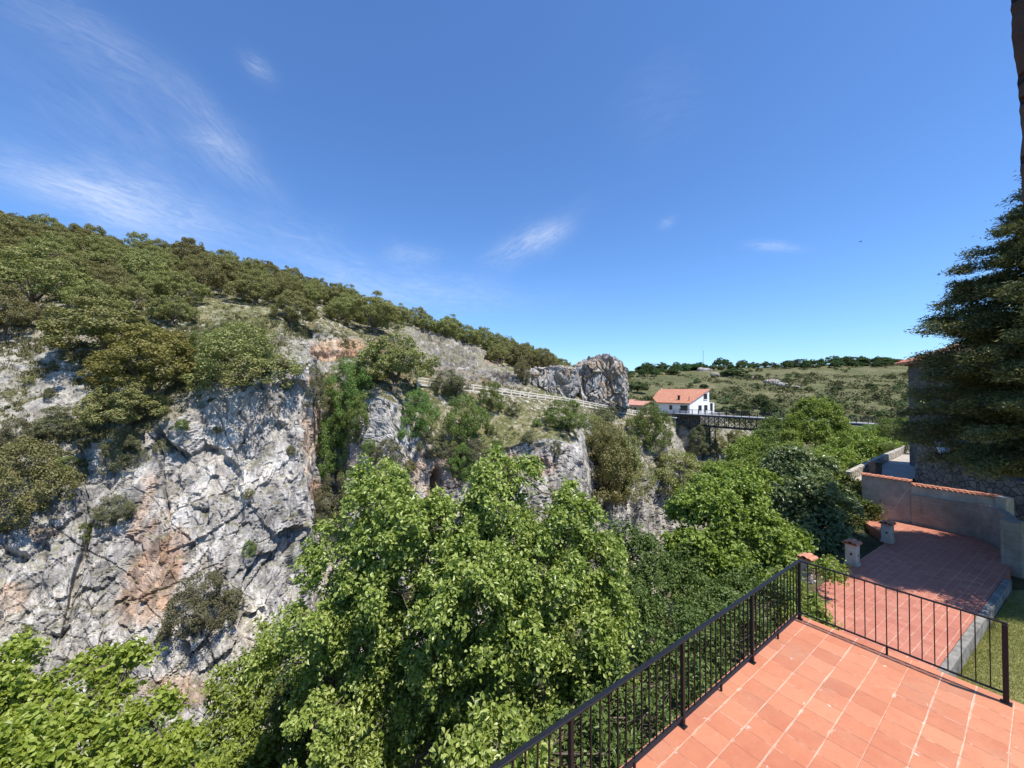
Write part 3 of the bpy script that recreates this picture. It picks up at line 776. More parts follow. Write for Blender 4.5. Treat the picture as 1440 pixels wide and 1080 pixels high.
gq = np.stack([i, i + b, i + b + 1, i + 1], 2).reshape(-1, 4)
tag(link('ground', mk_mesh('ground', gp, gq, True), M['soil']), kind='structure')
def near_ground(p):
    s = p[0] * .813 + p[1] * .582; n = -.582 * p[0] + .813 * p[1]
    return float(ground_height(np.array([s]), np.array([n]))[0])

# ------------------------------------------------------------------ the upper terrace and its railings
AX = np.array([U, N, UP])
b = MB(); ps = [sn(-6, -9), sn(7.96, -9), sn(7.96, 2.63), sn(-6, 2.63)]
b.prism([p[:2] for p in ps], HT - .2, HT)
tag(b.obj('terrace', M['tiles']), kind='structure')
b = MB(); ps = [sn(-6, -9), sn(7.9, -9), sn(7.9, 2.57), sn(-6, 2.57)]
b.prism([p[:2] for p in ps], -9.2, HT - .2)
tag(b.obj('retaining_wall', M['plaster']), 'rendered retaining wall carrying the upper terracotta terrace', 'wall')

def railing(a, c, nsec, per, label, first=True, last=True, h=1.0, pw=.042, bw=.014, feet=True, topw=.055):
    """posts and balusters from a to c (points on the floor)"""
    a = np.asarray(a, float); c = np.asarray(c, float)
    e = empty('metal_railing', tuple(a), label, 'railing')
    d = c - a; L = np.linalg.norm(d); d /= L; sd = np.cross(UP, d); ax = (d, sd, UP)
    z = np.zeros(3)
    MB().box(d * L / 2 + UP * (h - .012), (L + pw, topw, .022), ax, .006).obj('top_rail', M['iron'], e)
    MB().box(d * L / 2 + UP * .12, (L - pw, .03, .02), ax, .004).obj('bottom_rail', M['iron'], e)
    pm = None
    for k in range(nsec + 1):
        if (k == 0 and not first) or (k == nsec and not last): continue
        if pm is None:
            pm = MB().box(UP * (h - .023) / 2, (pw, pw, h - .023), ax, .004).box(UP * .006, (pw * 1.9, pw * 1.9, .012), ax, .003).mesh('post'); pm.materials.append(M['iron'])
        o = link('post', pm, None, e); o.location = tuple(d * L * k / nsec)
    bm_ = MB().box(UP * ((h - .024) + .13) / 2, (bw, bw, h - .024 - .13), ax).mesh('baluster'); bm_.materials.append(M['iron'])
    fm = MB().box(UP * .055, (.022, .022, .11), ax).mesh('foot'); fm.materials.append(M['iron'])
    for k in range(nsec):
        for j in range(1, per):
            o = link('baluster', bm_, None, e); o.location = tuple(d * L * (k + j / per) / nsec)
        if feet:
            o = link('foot', fm, None, e); o.location = tuple(d * L * (k + .5) / nsec)
    return e
railing(sn(7.82 - 1.79 * 5, 2.52, HT), sn(7.82, 2.52, HT), 5, 14, 'long black iron railing along the gorge edge of the upper terrace')
railing(sn(7.82, 2.52, HT), sn(7.82, .36, HT), 1, 18, 'short thin iron railing above the lower terrace, ending in a thick post', first=False, topw=.03, bw=.011, pw=.05)

# ------------------------------------------------------------------ the lower terrace, its wall, pillars and lawn
LO = np.array([12.35, 11.3, 0])
def q2(a, b_, z=0.): return LO + U2 * a + N2 * b_ + UP * z
b = MB()
poly = [q2(-3.4, -.05), q2(11.6, -.05), (24.2, 18.9, 0), (25.3, 21.2, 0), (24.0, 23.2, 0), (22.25, 24.7, 0), (21.3, 23.3, 0), (20.3, 20.75, 0), q2(4.0, 3.75), q2(2.0, 3.75), q2(-.4, 2.5), q2(-3.4, .9)]
b.prism([p[:2] for p in poly], HL - .5, HL)
tag(b.obj('lower_terrace', M['tiles2']), kind='structure')
b = MB(); b.wall([q2(-8, -.27), q2(9.9, -.27)], .20, HL - .6, HL + .02)
tag(b.obj('edging_wall', mat_plain('stained_kerb_concrete', (.22, .207, .18), .95, .1, .5, 3., .5)), 'low stained concrete edging wall between lower terrace and lawn', 'wall')
b = MB()
lw = [sn(7.9, -30), sn(70, -30), sn(70, -3), sn(30, -1.2), q2(9.9, -.28), q2(-8, -.28)]
b.prism([p[:2] for p in lw], -9.0, -8.40); tag(b.obj('lawn', M['lawn']), kind='structure')
rng = np.random.default_rng(7)
n = 60000
u_ = rng.uniform(-3, 8.5, n); v_ = -.3 - rng.uniform(0, 1, n) ** 1.3 * 4.5
gpos = LO + U2 * u_[:, None] + N2 * v_[:, None]; gpos[:, 2] = -8.39 + rng.uniform(0, .03, n)
v, f = leaf_arrays(rng, gpos, rng.normal(size=(n, 3)) * np.array([1, 1, .1]), .075, .012, tang=np.tile(UP, (n, 1)) + rng.normal(size=(n, 3)) * .5)
M['grass'] = mat_leaf('lawn_blades', [(.14, .165, .04), (.21, .225, .06), (.30, .285, .11), (.36, .32, .16)], .3, .5, .3, 0.)
tag(link('grass', mk_mesh('grass', v, f), M['grass']), 'short sunlit lawn grass beside the lower terrace', 'grass', kind='stuff')

def halftile(b, c, ax, L, r0, r1, th=.018):
    """half-round clay tile, axis ax horizontal"""
    ax = ax / np.linalg.norm(ax); sd = np.cross(UP, ax); k = 7
    v = []; 
    for (t, r) in ((-.5, r0), (.5, r1)):
        for rr in (r, r - th):
            for j in range(k):
                a = math.pi * j / (k - 1); v.append(c + ax * L * t + sd * math.cos(a) * rr + UP * math.sin(a) * rr * .8)
    f = []
    for j in range(k - 1):
        f += [(j, j + 1, 2 * k + j + 1, 2 * k + j), (k + j, 3 * k + j, 3 * k + j + 1, k + j + 1), (j, k + j, k + j + 1, j + 1), (2 * k + j, 2 * k + j + 1, 3 * k + j + 1, 3 * k + j)]
    f += [(0, 2 * k, 3 * k, k), (k - 1, 2 * k - 1, 4 * k - 1, 3 * k - 1)]
    b.add(v, f)
def pillar(p, label, w=.42, h=.95, hole=True):
    e = empty('pillar', tuple(p), label, 'pillar', None)
    z = np.zeros(3); ax = (U2, N2, UP)
    MB().box(UP * h / 2, (w, w, h), ax, .025).box(UP * .04, (w + .07, w + .07, .08), ax, .01).obj('shaft', M['plaster'], e)
    c = MB()
    for sgn in (-1, 0, 1):
        halftile(c, N2 * sgn * .17 + UP * (h + .02 + .05 * (sgn == 0)), U2 + UP * .12 * 0, w + .22, .12, .11)
    c.box(UP * (h + .012), (w + .1, w + .1, .03), ax)
    c.obj('cap', M['cap'], e)
    if hole:
        MB().box(U2 * -(w / 2 + .004) + N2 * -.02 + UP * h * .55, (.012, .08, .10), ax).obj('vent_hole', M['dark_void'], e)
        MB().box(N2 * -(w / 2 + .004) + UP * h * .5, (.07, .012, .08), ax).obj('vent_hole', M['dark_void'], e)
    return e
pillar((12.35, 16.2, HL), 'plastered pillar with tiled cap half hidden by leaves right behind the railing corner')
pillar((15.6, 17.75, HL), 'sunlit white plastered pillar with terracotta cap on the edge of the lower terrace')
pillar((19.75, 20.35, HL), 'shaded plastered pillar nearest the boundary wall on the lower terrace')

# boundary wall
A_, B_, C_, C2 = np.array([22.2, 24.5]), np.array([23.9, 23.1]), np.array([25.2, 21.1]), np.array([25.7, 20.3])
e = empty('boundary_wall', (0, 0, 0), 'shaded garden wall with terracotta tile coping at the end of the lower terrace', 'wall')
MB().wall([A_, B_], .3, -8.6, [-5.42, -5.55]).obj('plaster_panel', M['cream'] if False else mat_plain('pinkish_plaster', (.38, .345, .29), .9, .2, .25, 2.5, .5), e)
MB().wall([B_ + (.003, .0), C2], .3, -8.6, -5.72).obj('upper_panel', M['plaster'], e)
tdir = (C2 - B_) / np.linalg.norm(C2 - B_); nl = np.array([tdir[1], -tdir[0]])
MB().wall([B_ + nl * .12, C_ + nl * .12 + tdir * .1], .119, -8.6, [-6.25, -6.2]).obj('board_panel', M['board'], e)
cp = MB()
for (p0, p1, z0, z1) in ((A_, B_, -5.42, -5.55), (B_, C2, -5.72, -5.72)):
    d2 = p1 - p0; L = np.linalg.norm(d2); d2 /= L; nrm2 = np.array([-d2[1], d2[0], 0.])
    k = int(L / .2)
    for j in range(k):
        t = (j + .5) / k; c = p0 + d2 * L * t + nrm2[:2] * .15
        halftile(cp, np.array([c[0], c[1], z0 * (1 - t) + z1 * t + .0]), nrm2, .52, .095, .095)
        halftile(cp, np.array([c[0], c[1], z0 * (1 - t) + z1 * t + .075 + .01 * math.sin(j * 2.3)]), np.array([d2[0], d2[1], 0.06]), .3, .11, .10)
cp.obj('coping', M['cap'], e)
MB().box((25.75, 20.2, -6.9), (.45, .45, 2.6), None, .02).obj('end_pier', M['plaster'], e)
e = empty('parapet_wall', (0, 0, 0), 'curved stained concrete parapet ending in a pier at the right edge of the lower terrace', 'wall')
stub = [C_ + (-.05, -.02), (25.05, 20.3), (24.6, 19.5), (23.95, 18.75), (23.1, 18.0)]
MB().wall(stub, .28, -8.6, [-6.15, -6.12, -6.1, -6.08, -6.05]).obj('parapet', M['board'], e)
MB().wall([np.array(p) + (-.06, .03) for p in stub], .40, [-7.3] * 5, [-7.18] * 5).obj('ledge', M['board'], e)
MB().box((22.95, 17.75, -7.3), (.62, .62, 2.6), (U2, N2, UP), .03).obj('pier', M['board'], e)

# lane and its parapet behind the wall, courtyard wall, stone house
b = MB(); lane = [on(1196, 676, -7.), on(1276, 676, -7.), on(1300, 668, -7), on(1300, 634, -7.), on(1282, 633, -7.)]
b.prism([p[:2] for p in lane], -8.7, -7.); tag(b.obj('lane', M['lane']), kind='structure')
b = MB(); b.wall([on(1196, 676, -7.), on(1235, 655, -7.), on(1282, 633, -7.)], .35, -8.8, -6.35)
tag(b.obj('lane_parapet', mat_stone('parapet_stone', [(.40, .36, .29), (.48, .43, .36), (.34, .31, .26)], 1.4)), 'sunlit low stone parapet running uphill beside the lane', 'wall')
p = on(1231, 668, -7.); e = empty('gate_post', tuple(p), 'dark squat stone post at the foot of the lane', 'post')
MB().box(UP * .5, (.6, .6, 1.0), None, .04).obj('shaft', M['bark'], e); MB().box(UP * 1.05, (.75, .75, .1), None, .02).obj('cap', M['bark'], e)

e = empty('stone_house', (37.1, 36, -8.5), 'tall shaded stone house with tiled eaves behind the cedar', 'house')
wd = np.array([-.48, -.877]); wi = np.array([.877, -.48])
W0 = np.zeros(2); HW = 18.
fp4 = [W0, W0 + wd * HW, W0 + wd * HW + wi * 9, W0 + wi * 9]
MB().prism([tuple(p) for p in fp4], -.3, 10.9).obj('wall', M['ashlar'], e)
b = MB(); o_ = .75; ez = 10.85
E4 = [W0 - wd * o_ - wi * o_, W0 + wd * (HW + o_) - wi * o_, W0 + wd * (HW + o_) + wi * (9 + o_), W0 - wd * o_ + wi * (9 + o_)]
r0 = W0 + wd * 4.2 + wi * 4.5; r1 = W0 + wd * (HW - 4.2) + wi * 4.5
vv = [(*p, ez) for p in E4] + [(*p, ez + .16) for p in E4] + [(*r0, ez + 2.6), (*r1, ez + 2.6)]
b.add(vv, [(0, 3, 2, 1), (0, 1, 5, 4), (1, 2, 6, 5), (2, 3, 7, 6), (3, 0, 4, 7), (4, 5, 9, 8), (6, 7, 8, 9), (5, 6, 9), (7, 4, 8)])
rf = b.obj('roof', mat_rooftile('house_roof_tiles', (wd[0], wd[1], 0), .24, [(.5, .2, .13), (.62, .36, .26), (.56, .25, .16), (.70, .52, .42)]), e)
b = MB()
for j in range(int((HW + 1.4) / .24)):
    c = E4[0] + wd * (.1 + .24 * j); halftile(b, np.array([*(c + wi * .28), ez + .14 + .12 + .02 * math.sin(j * 1.7)]), np.array([wi[0], wi[1], .55]), .7, .12, .10)
for j in range(int(9.5 / .24)):
    c = E4[0] + wi * (.2 + .24 * j); halftile(b, np.array([*(c + wd * .28), ez + .26]), np.array([wd[0], wd[1], .55]), .7, .12, .10)
b.obj('eave_tiles', M['cap'], rf)
def wall_window(parent, off, z, w, h, d2, nout, fmat, frame=.18):
    """window with surround, sill and glass on a wall line"""
    d3 = np.array([*d2, 0]); n3 = np.array([*nout, 0]); ax = (d3, n3, UP)
    c = np.array([*off, z]); f = MB()
    f.box(c + UP * (h / 2 + frame / 2) + n3 * .02, (w + 2 * frame, .14, frame), ax).box(c - d3 * (w / 2 + frame / 2) + n3 * .02, (frame, .13, h), ax).box(c + d3 * (w / 2 + frame / 2) + n3 * .02, (frame, .13, h), ax)
    fo = f.obj('window', fmat, parent)
    MB().box(c - UP * (h / 2 + .06) + n3 * .05, (w + 2 * frame, .24, .12), ax).obj('sill', fmat, fo)
    MB().box(c + n3 * .03, (w - .004, .05, h - .004), ax).obj('pane', M['glass'], fo)
    m = MB(); m.box(c + n3 * .065, (.06, .05, h - .01), ax); m.box(c + n3 * .064, (w - .01, .04, .05), ax); m.obj('glazing_bar', M['dark_void'], fo)
wall_window(e, W0 + wd * 3.4, 5.3, .9, 1.5, wd, -wi, M['granite'], .3)
wall_window(e, W0 + wd * 8.6, 7.8, 1.0, 1.4, wd, -wi, M['plaster'], .22)
e = empty('courtyard_wall', (0, 0, 0), 'shaded rubble stone courtyard wall with a sloping white coping below the stone house', 'wall')
Q0, Q1, Q2, Q3 = np.array([30.9, 29.6]), np.array([30.0, 27.4]), np.array([29.6, 26.4]), np.array([27.4, 20.6])
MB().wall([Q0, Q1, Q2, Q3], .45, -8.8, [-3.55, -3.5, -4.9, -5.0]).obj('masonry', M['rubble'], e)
b = MB(); t3 = np.array([Q2[0] - Q1[0], Q2[1] - Q1[1], -1.4]); m3 = (np.array([*Q1, -3.5]) + np.array([*Q2, -4.9])) / 2; d3 = t3 / np.linalg.norm(t3)
s3 = np.cross(UP, d3); s3 /= np.linalg.norm(s3)
b.box(m3 + s3 * .22 + np.cross(d3, s3) * .06, (np.linalg.norm(t3), .6, .1), (d3, s3, np.cross(d3, s3)), .01); b.obj('sloping_coping', M['white'], e)
MB().box((29.3, 26.0, -4.75), (.7, .7, .7), None, .03).obj('coping_block', M['granite'], e)

# street lamp by the lane
p = np.array([65.9, 65.4, -8.9]); e = empty('street_lamp', tuple(p), 'dark lantern street lamp at the right-hand end of the bridge', 'street lamp', None, 0, (1.35, 1.35, 1.1))
MB().tube([(0, 0, -.6), (0, 0, .5), (0, 0, 3.5)], [.07, .05, .035], 8).obj('post', M['iron'], e)
hd = MB(); 
for z0, z1, a, b_ in ((3.5, 3.56, .1, .16), (3.96, 4.2, .34, .05), (4.2, 4.3, .05, .02)):
    hd.tube([(0, 0, z0), (0, 0, z1)], [a, b_], 6)
for j in range(6):
    t = j * math.pi / 3; hd.bar((.15 * math.cos(t), .15 * math.sin(t), 3.55), (.29 * math.cos(t), .29 * math.sin(t), 3.97), .025)
hd.obj('lantern_frame', M['iron'], e)
MB().tube([(0, 0, 3.56), (0, 0, 3.96)], [.13, .27], 6).obj('lantern_glass', M['glass'], e)

# ------------------------------------------------------------------ bridge
DZ = -6.5
def bp(n, s=0., z=0.): return sn(100 + s, n, DZ + z)
e = empty('truss_bridge', (0, 0, 0), 'long dark steel truss footbridge across the gorge', 'bridge')
n0, n1, nt = 8., 61., 26.
axb = (N, U, UP)
MB().box(bp((n0 + n1) / 2, 0, -.1), (n1 - n0, 3.2, .2), axb).obj('deck', M['deck'], e)
NP = 14; stp = (n1 - nt) / NP
for sd in (-1.5, 1.5):
    MB().box(bp((n0 + n1) / 2, sd, -.34), (n1 - n0, .22, .28), axb).obj('top_chord', M['steel'], e)
    MB().box(bp((nt + n1) / 2, sd, -3.0), (n1 - nt, .24, .26), axb).obj('bottom_chord', M['steel'], e)
    for k in range(NP + 1):
        MB().box(bp(nt + k * stp, sd, -1.675), (.16, .16, 2.38), axb).obj('upright', M['steel'], e)
    for k in range(NP):
        a0, a1 = nt + k * stp + .08, nt + (k + 1) * stp - .08
        MB().bar(bp(a0, sd + .05, -.5), bp(a1, sd + .05, -2.87), .11).obj('diagonal', M['steel'], e)
        MB().bar(bp(a0, sd - .06, -2.87), bp(a1, sd - .06, -.5), .11).obj('diagonal', M['steel'], e)
    pm = MB().box(UP * .6, (.10, .10, 1.2), axb).mesh('rail_post'); pm.materials.append(M['iron'])
    for k in range(int((n1 - n0) / 1.75) + 1):
        o = link('rail_post', pm, None, e); o.location = tuple(bp(n0 + .05 + 1.75 * k, sd))
    b = MB()
    for z in (1.16, .84, .55, .26): b.box(bp((n0 + n1) / 2, sd, z), (n1 - n0, .05, .06 if z > 1 else .035), axb)
    b.obj('guard_rail', M['steel'], e)
for nn_, lab in ((51.5, 'slender steel lattice pier under the house end of the bridge'), (36, 'steel lattice pier rising behind the trees in mid gorge')):
    g = -21. if nn_ > 50 else -34.
    e = empty('bridge_pier', tuple(bp(nn_, 0, 0)), lab, 'bridge pier')
    L4 = []
    for sx in (-1, 1):
        for sy in (-1, 1):
            t_ = N * sx * .7 + U * sy * 1.3 + UP * -3.13; b_ = N * sx * 1.1 + U * sy * 1.7 + UP * (g - DZ)
            MB().bar(t_, b_, .2).obj('leg', M['steel'], e); L4.append((t_, b_))
    br = MB(); m = 6
    for (i, j) in ((0, 1), (1, 3), (3, 2), (2, 0)):
        for k in range(m):
            f0_, f1_ = k / m, (k + 1) / m
            P = lambda q, f: q[0] * (1 - f) + q[1] * f
            br.bar(P(L4[i], f0_), P(L4[j], f1_), .08).bar(P(L4[j], f0_), P(L4[i], f1_), .07).bar(P(L4[i], f1_), P(L4[j], f1_), .08)
    br.obj('bracing', M['steel'], e)
e = empty('bridge_abutment', tuple(bp(60, 0, -3)), 'pale stone abutment under the house end of the bridge', 'abutment')
MB().box(-UP * 1.2 + N * 1.0, (2.2, 4.0, 5.6), axb, .1).obj('masonry', mat_stone('abutment_stone', [(.42, .38, .32), (.5, .46, .4)], 1.2), e)
MB().box(UP * 1.75 + N * .9, (2.6, 4.3, .3), axb, .04).obj('bearing_slab', M['concrete'], e)

# ------------------------------------------------------------------ white house with the terracotta roof
HC = np.array([48.9, 106., 0.])
def hp(L, w, z=0.): return HC - V * L + U * w + UP * z
def rz_(w): return -3.7 + .352 * w
e = empty('white_house', tuple(hp(6, 5, -6.6)), 'white house with terracotta lean-to roof at the far end of the bridge', 'house')
org = hp(6, 5, -6.6)
def lp(L, w, z): return hp(L, w, z) - org
pl = [(0, 0), (0, 10.5), (15.6, 10.5), (13.1, 3.2), (9.6, 0)]
MB().prism([tuple(lp(*p, 0)[:2]) for p in pl], [-4.] * 5, [rz_(p[1]) + 6.6 - .12 for p in pl]).obj('wall', M['white'], e)
pr = [(-.25, -.45), (-.25, 10.7), (16.2, 10.7), (13.6, 3.0), (9.9, -.45)]
b = MB(); vv = [lp(L, w, rz_(w) - .1) for L, w in pr] + [lp(L, w, rz_(w) + .14) for L, w in pr]
b.add(vv, [(4, 3, 2, 1, 0), (5, 6, 7, 8, 9)] + [(i, (i + 1) % 5, 5 + (i + 1) % 5, 5 + i) for i in range(5)])
rf = b.obj('roof', mat_rooftile('lean_to_roof_tiles', V, .3, TC), e)
MB().box(lp(4.3, 1.9, rz_(1.9) + .65), (.5, .5, 1.3), (V, U, UP), .02).box(lp(4.3, 1.9, rz_(1.9) + 1.35), (.66, .66, .12), (V, U, UP)).obj('chimney', M['dark_void'], rf)
MB().tube([lp(1.0, 1.5, rz_(1.5)), lp(1.0, 1.5, rz_(1.5) + 1.3)], .09, 6).obj('vent_pipe', M['dark_void'], rf)
MB().box(lp(15.4, 10.2, rz_(10.2) + .3), (.4, .4, .8), (V, U, UP)).obj('ridge_chimney', M['cream'], rf)
for (w0, w1, z0, z1) in ((4.4, 6.2, -6.0, -4.4), (7.5, 9.4, -6.0, -4.4), (7.3, 9.3, -2.75, -1.15)):
    c = lp(0, (w0 + w1) / 2, (z0 + z1) / 2); wall_window(e, c[:2], c[2], w1 - w0, z1 - z0, U[:2], V[:2], M['white'], .08)
c = lp(1.6, 0, -5.1); wall_window(e, c[:2], c[2], 2.2, 1.5, V[:2], -U[:2], M['white'], .08)
c = lp(5.6, 0, -5.1); wall_window(e, c[:2], c[2], 1.0, 1.3, V[:2], -U[:2], M['white'], .08)
MB().prism([tuple(lp(L, w, 0)[:2]) for L, w in ((-.0, 10.52), (-.0, 13.4), (4, 13.4), (4, 10.52))], -4., 2.75).obj('annex', M['white'], e)
MB().box(lp(-.01, 11.7, -5.0), (.06, 1.5, 2.2), (V, U, UP)).obj('annex_door', M['glass'], e)
e = empty('house_terrace', tuple(hp(4, 0, -8)), 'dark rubble retaining wall under the white house at the bridge head', 'wall')
pz = [(-3., 13.8), (-3., -1.6), (11.5, -1.6), (17.5, 3.), (17.5, 13.8)]
MB().prism([tuple(hp(*q_)[:2] - hp(4, 0)[:2]) for q_ in pz], -9., 1.25).obj('masonry', mat_stone('terrace_rubble', [(.17, .155, .13), (.24, .22, .18), (.20, .18, .15)], .9), e)
MB().prism([tuple(hp(*q_)[:2] - hp(4, 0)[:2]) for q_ in pz], 1.254, 1.36).obj('paving', M['deck'], e)
e = empty('outbuilding', tuple(at(901, 582, 121)), 'small cream outbuilding with two pink tiled roofs left of the white house', 'house')
ax3 = (V, U, UP)
MB().box(UP * .7, (6.4, 5, 4.2), ax3).obj('wall', M['cream'], e)
MB().box(-V * 5.6 + UP * 1.0 + U * 1.5, (4.6, 5, 4.4), ax3).obj('wall', M['cream'], e)
def gable(c, Lx, Ly, h):
    b = MB(); v = []
    for sx in (-1, 1):
        v += [c + V * sx * Lx / 2 - U * Ly / 2, c + V * sx * Lx / 2 + UP * h, c + V * sx * Lx / 2 + U * Ly / 2]
    v = v + [p + UP * .18 for p in v]
    return b.add(v, [(0, 3, 4, 1), (1, 4, 5, 2), (6, 7, 10, 9), (7, 8, 11, 10), (0, 1, 7, 6), (1, 2, 8, 7), (3, 9, 10, 4), (4, 10, 11, 5), (0, 6, 9, 3), (2, 5, 11, 8)])
M['roofpink'] = mat_rooftile('pink_roof_tiles', V, .3, [(.58, .26, .20), (.66, .34, .27), (.62, .29, .22)])
gable(UP * 2.7, 7.0, 6.2, 1.2).obj('roof', M['roofpink'], e)
gable(-V * 5.9 + U * 1.5 + UP * 3.15, 5.4, 6.2, 1.1).obj('roof', M['roofpink'], e)
for dx in (-1.9, -.1, 1.7):
    c = V * dx - U * 2.5; wall_window(e, c[:2], 1.2, .95, 1.9, V[:2], -U[:2], M['white'], .1)

# ------------------------------------------------------------------ cliff path with its concrete fence
xs = np.array([585, 600, 650, 695, 807, 871, 895, 912]); ys = np.array([539, 541, 547, 552.5, 567.5, 579.5, 583, 584.5]); ds = np.array([64.5, 66, 71, 76, 89, 99, 103, 107])
tt = np.linspace(585, 912, 90); pp = np.array([at(x, y, d) for x, y, d in zip(tt, np.interp(tt, xs, ys), np.interp(tt, xs, ds))])
seg = np.linalg.norm(np.diff(pp, axis=0), axis=1); cum = np.concatenate([[0], np.cumsum(seg)])
def along(s): return np.array([np.interp(s, cum, pp[:, k]) for k in range(3)])
b = MB(); vv = []; ff = []
st_ = np.linspace(0, cum[-1], 60)
for k, s in enumerate(st_):
    p = along(s); vv += [p - N * .25 + UP * .03, p + N * 2.2 + UP * .03, p + N * 2.2 - UP * .3, p - N * .25 - UP * .3]
    if k: 
        a = 4 * (k - 1); c = 4 * k
        ff += [(a, c, c + 1, a + 1), (a + 1, c + 1, c + 2, a + 2), (a + 2, c + 2, c + 3, a + 3), (a + 3, c + 3, c, a)]
b.add(vv, ff); tag(b.obj('cliff_path', M['concrete']), kind='structure')
e = empty('path_fence', tuple(along(0)), 'pale concrete post and rail fence along the cliff path', 'fence')
o0 = along(0); k = 0; s = .3
pl_ = []
while s < cum[-1]:
    p = along(s) - o0; dn = .9
    px_ = 720 + F * (p + o0)[0] / (p + o0)[1]
    if 735 < px_ < 790 or px_ > 868: dn = 2.6
    MB().box(p + UP * (1.1 - dn) / 2, (.26, .26, 1.1 + dn), (V, U, UP), .02).obj('post', M['concrete'], e)
    pl_.append(p); s += 2.35
for z in (1.0, .55):
    for a, c in zip(pl_[:-1], pl_[1:]):
        d = (c - a) / np.linalg.norm(c - a); MB().bar(a + UP * z + d * .1, c + UP * z - d * .1, .14, .21).obj('rail', M['concrete'], e)

# ------------------------------------------------------------------ rock masses beside the path
def rockmass(name, c, half, rot, seed, label, mat, res=150, amp=1.0, top=None, cat='rock', power=.42, cell=1.0):
    g = np.linspace(-1, 1, res); vs = []; fs = []; o = 0
    A, Bq = np.meshgrid(g, g, indexing='ij'); one = np.ones_like(A)
    for f in ((A, Bq, one), (Bq, A, -one), (one, A, Bq), (-one, Bq, A), (Bq, one, A), (A, -one, Bq)):
        v = np.stack(f, 2).reshape(-1, 3); vs.append(v)
        i = np.arange(res - 1)[:, None] * res + np.arange(res - 1)[None, :]
        fs.append(np.stack([i, i + res, i + res + 1, i + 1], 2).reshape(-1, 4) + o); o += res * res
    v = np.concatenate(vs); ln = np.linalg.norm(v, axis=1, keepdims=True)
    nrm = v / ln
    s = v / (np.abs(v) ** (2 / power)).sum(1, keepdims=True) ** (power / 2)
    p = s * np.asarray(half)
    if top is not None: p[:, 2] *= np.where(p[:, 2] > 0, np.interp(p[:, 0] / half[0], *top), 1)
    qq = p.copy(); qq[:, 2] *= .5; qq = qq / cell + np.stack([fbm(p * .4 + seed, 3, 3), fbm(p * .4 + seed, 3, 4), fbm(p * .4 + seed, 3, 5)], 1) * .8 + seed * 3.1
    a1_, b1_, c1_ = voro(qq * .28, seed), voro(qq * .7, seed + 9), voro(qq * 1.7, seed + 19)
    dd = a1_[2] * 1.5 + b1_[2] * .8 + c1_[2] * .3 - 1.1 * (1 - sstep(0, .06, a1_[1] - a1_[0])) - .5 * (1 - sstep(0, .08, b1_[1] - b1_[0]))
    p = p + nrm * (dd * amp)[:, None]
    cr, sr = math.cos(rot), math.sin(rot)
    p = np.stack([p[:, 0] * cr - p[:, 1] * sr, p[:, 0] * sr + p[:, 1] * cr, p[:, 2]], 1)
    o = link(name, mk_mesh(name, p, fs), mat); o.location = tuple(c)
    if label: tag(o, label, cat)
    return o
th = math.atan2(U[1], U[0])
c = at(845, 540, 101); rockmass('rock_outcrop', c, (6.1, 5.0, 6.7), th * .3, 3, 'tall rust-stained rock outcrop standing at the end of the cliff path', M['outcrop'], 150, .75, ([-1, -.6, -.5, 0, .7, 1], [.86, .88, 1.0, 1.0, .9, .8]))
c = at(764, 541, 95); rockmass('rock_outcrop', c, (8.0, 4.4, 4.3), th * .55, 8, 'grey jagged rock wall above the path fence left of the tall outcrop', mat_outcrop_grey() if 'mat_outcrop_grey' in globals() else M['outcrop'], 140, .7, ([-1, -.5, 0, .5, 1], [.55, .85, .95, 1.0, .98]))

def rebase(e, loc):
    e.location = tuple(loc)
    for o in COL.objects:
        if o.parent == e: o.location = tuple(np.array(o.location) - np.array(loc))
for o in list(COL.objects):
    nm = o.name
    if nm == 'boundary_wall': rebase(o, (23.5, 23., HL))
    elif nm == 'parapet_wall': rebase(o, (24.2, 19.5, HL))
    elif nm == 'courtyard_wall': rebase(o, (29.5, 26., -8.5))
    elif nm == 'truss_bridge': rebase(o, bp(35))

# ------------------------------------------------------------------ oak wood on the hill
R_ = random.Random(5)
placed = []
def ok(p, r):
    for q, s in placed:
        if (p[0] - q[0]) ** 2 + (p[1] - q[1]) ** 2 < (.5 * (r + s)) ** 2 * 1.0: return False
    return True
def plant(key, i, px, py, wpx, hpx, label, cat='tree', group=None, sink=.1, dmax=None):
    p = hit(px, py)
    if p is None: return None
    d = p[1]; w = wpx * d / F; h = hpx * d / F
    placed.append((p, w * .8))
    return make_plant(key, i, tuple(p - UP * sink * h), R_.uniform(0, 6.28), (w, w, h * (1 + sink)), label, cat, group)
plant('oak', 0, 54, 440, 118, 88, 'solitary broad dark oak with a forked pale trunk at the left edge of the wood')
plant('oak', 1, 2, 478, 66, 82, 'dark oak cut off by the left edge of the picture above the pale slope')
plant('oak', 2, 150, 512, 150, 92, 'wide grey-green oak mass crowning the pale rocky slope')
plant('oakyel', 0, 214, 560, 138, 100, 'yellowish oak in front of the wide grey-green oak')
plant('oak', 3, 178, 612, 112, 78, 'low dark oak hanging on the cliff edge below the yellowish oak')
plant('green', 0, 288, 535, 62, 70, 'bright green bush squeezed between the yellowish oak and the round oak', 'shrub')
plant('olive', 1, 342, 548, 138, 92, 'dense round oak bush at the top edge of the grey cliff', 'shrub')
plant('grey', 0, 330, 486, 70, 34, 'low grey bush on the slope behind the round oak bush', 'shrub')
plant('oak', 4, 411, 462, 58, 52, 'small round oak standing above the dark rock ledge')
plant('oak', 0, 285, 416, 66, 48, 'open-crowned oak with visible stems on the grassy clearing')
plant('oak', 2, 268, 385, 50, 50, 'tall oak sticking up on the skyline above the wood')
plant('oak', 1, 528, 470, 78, 58, 'rounded oak right of the red earth scar')
plant('oak', 3, 553, 552, 112, 82, 'large dark oak beside the left end of the path fence')
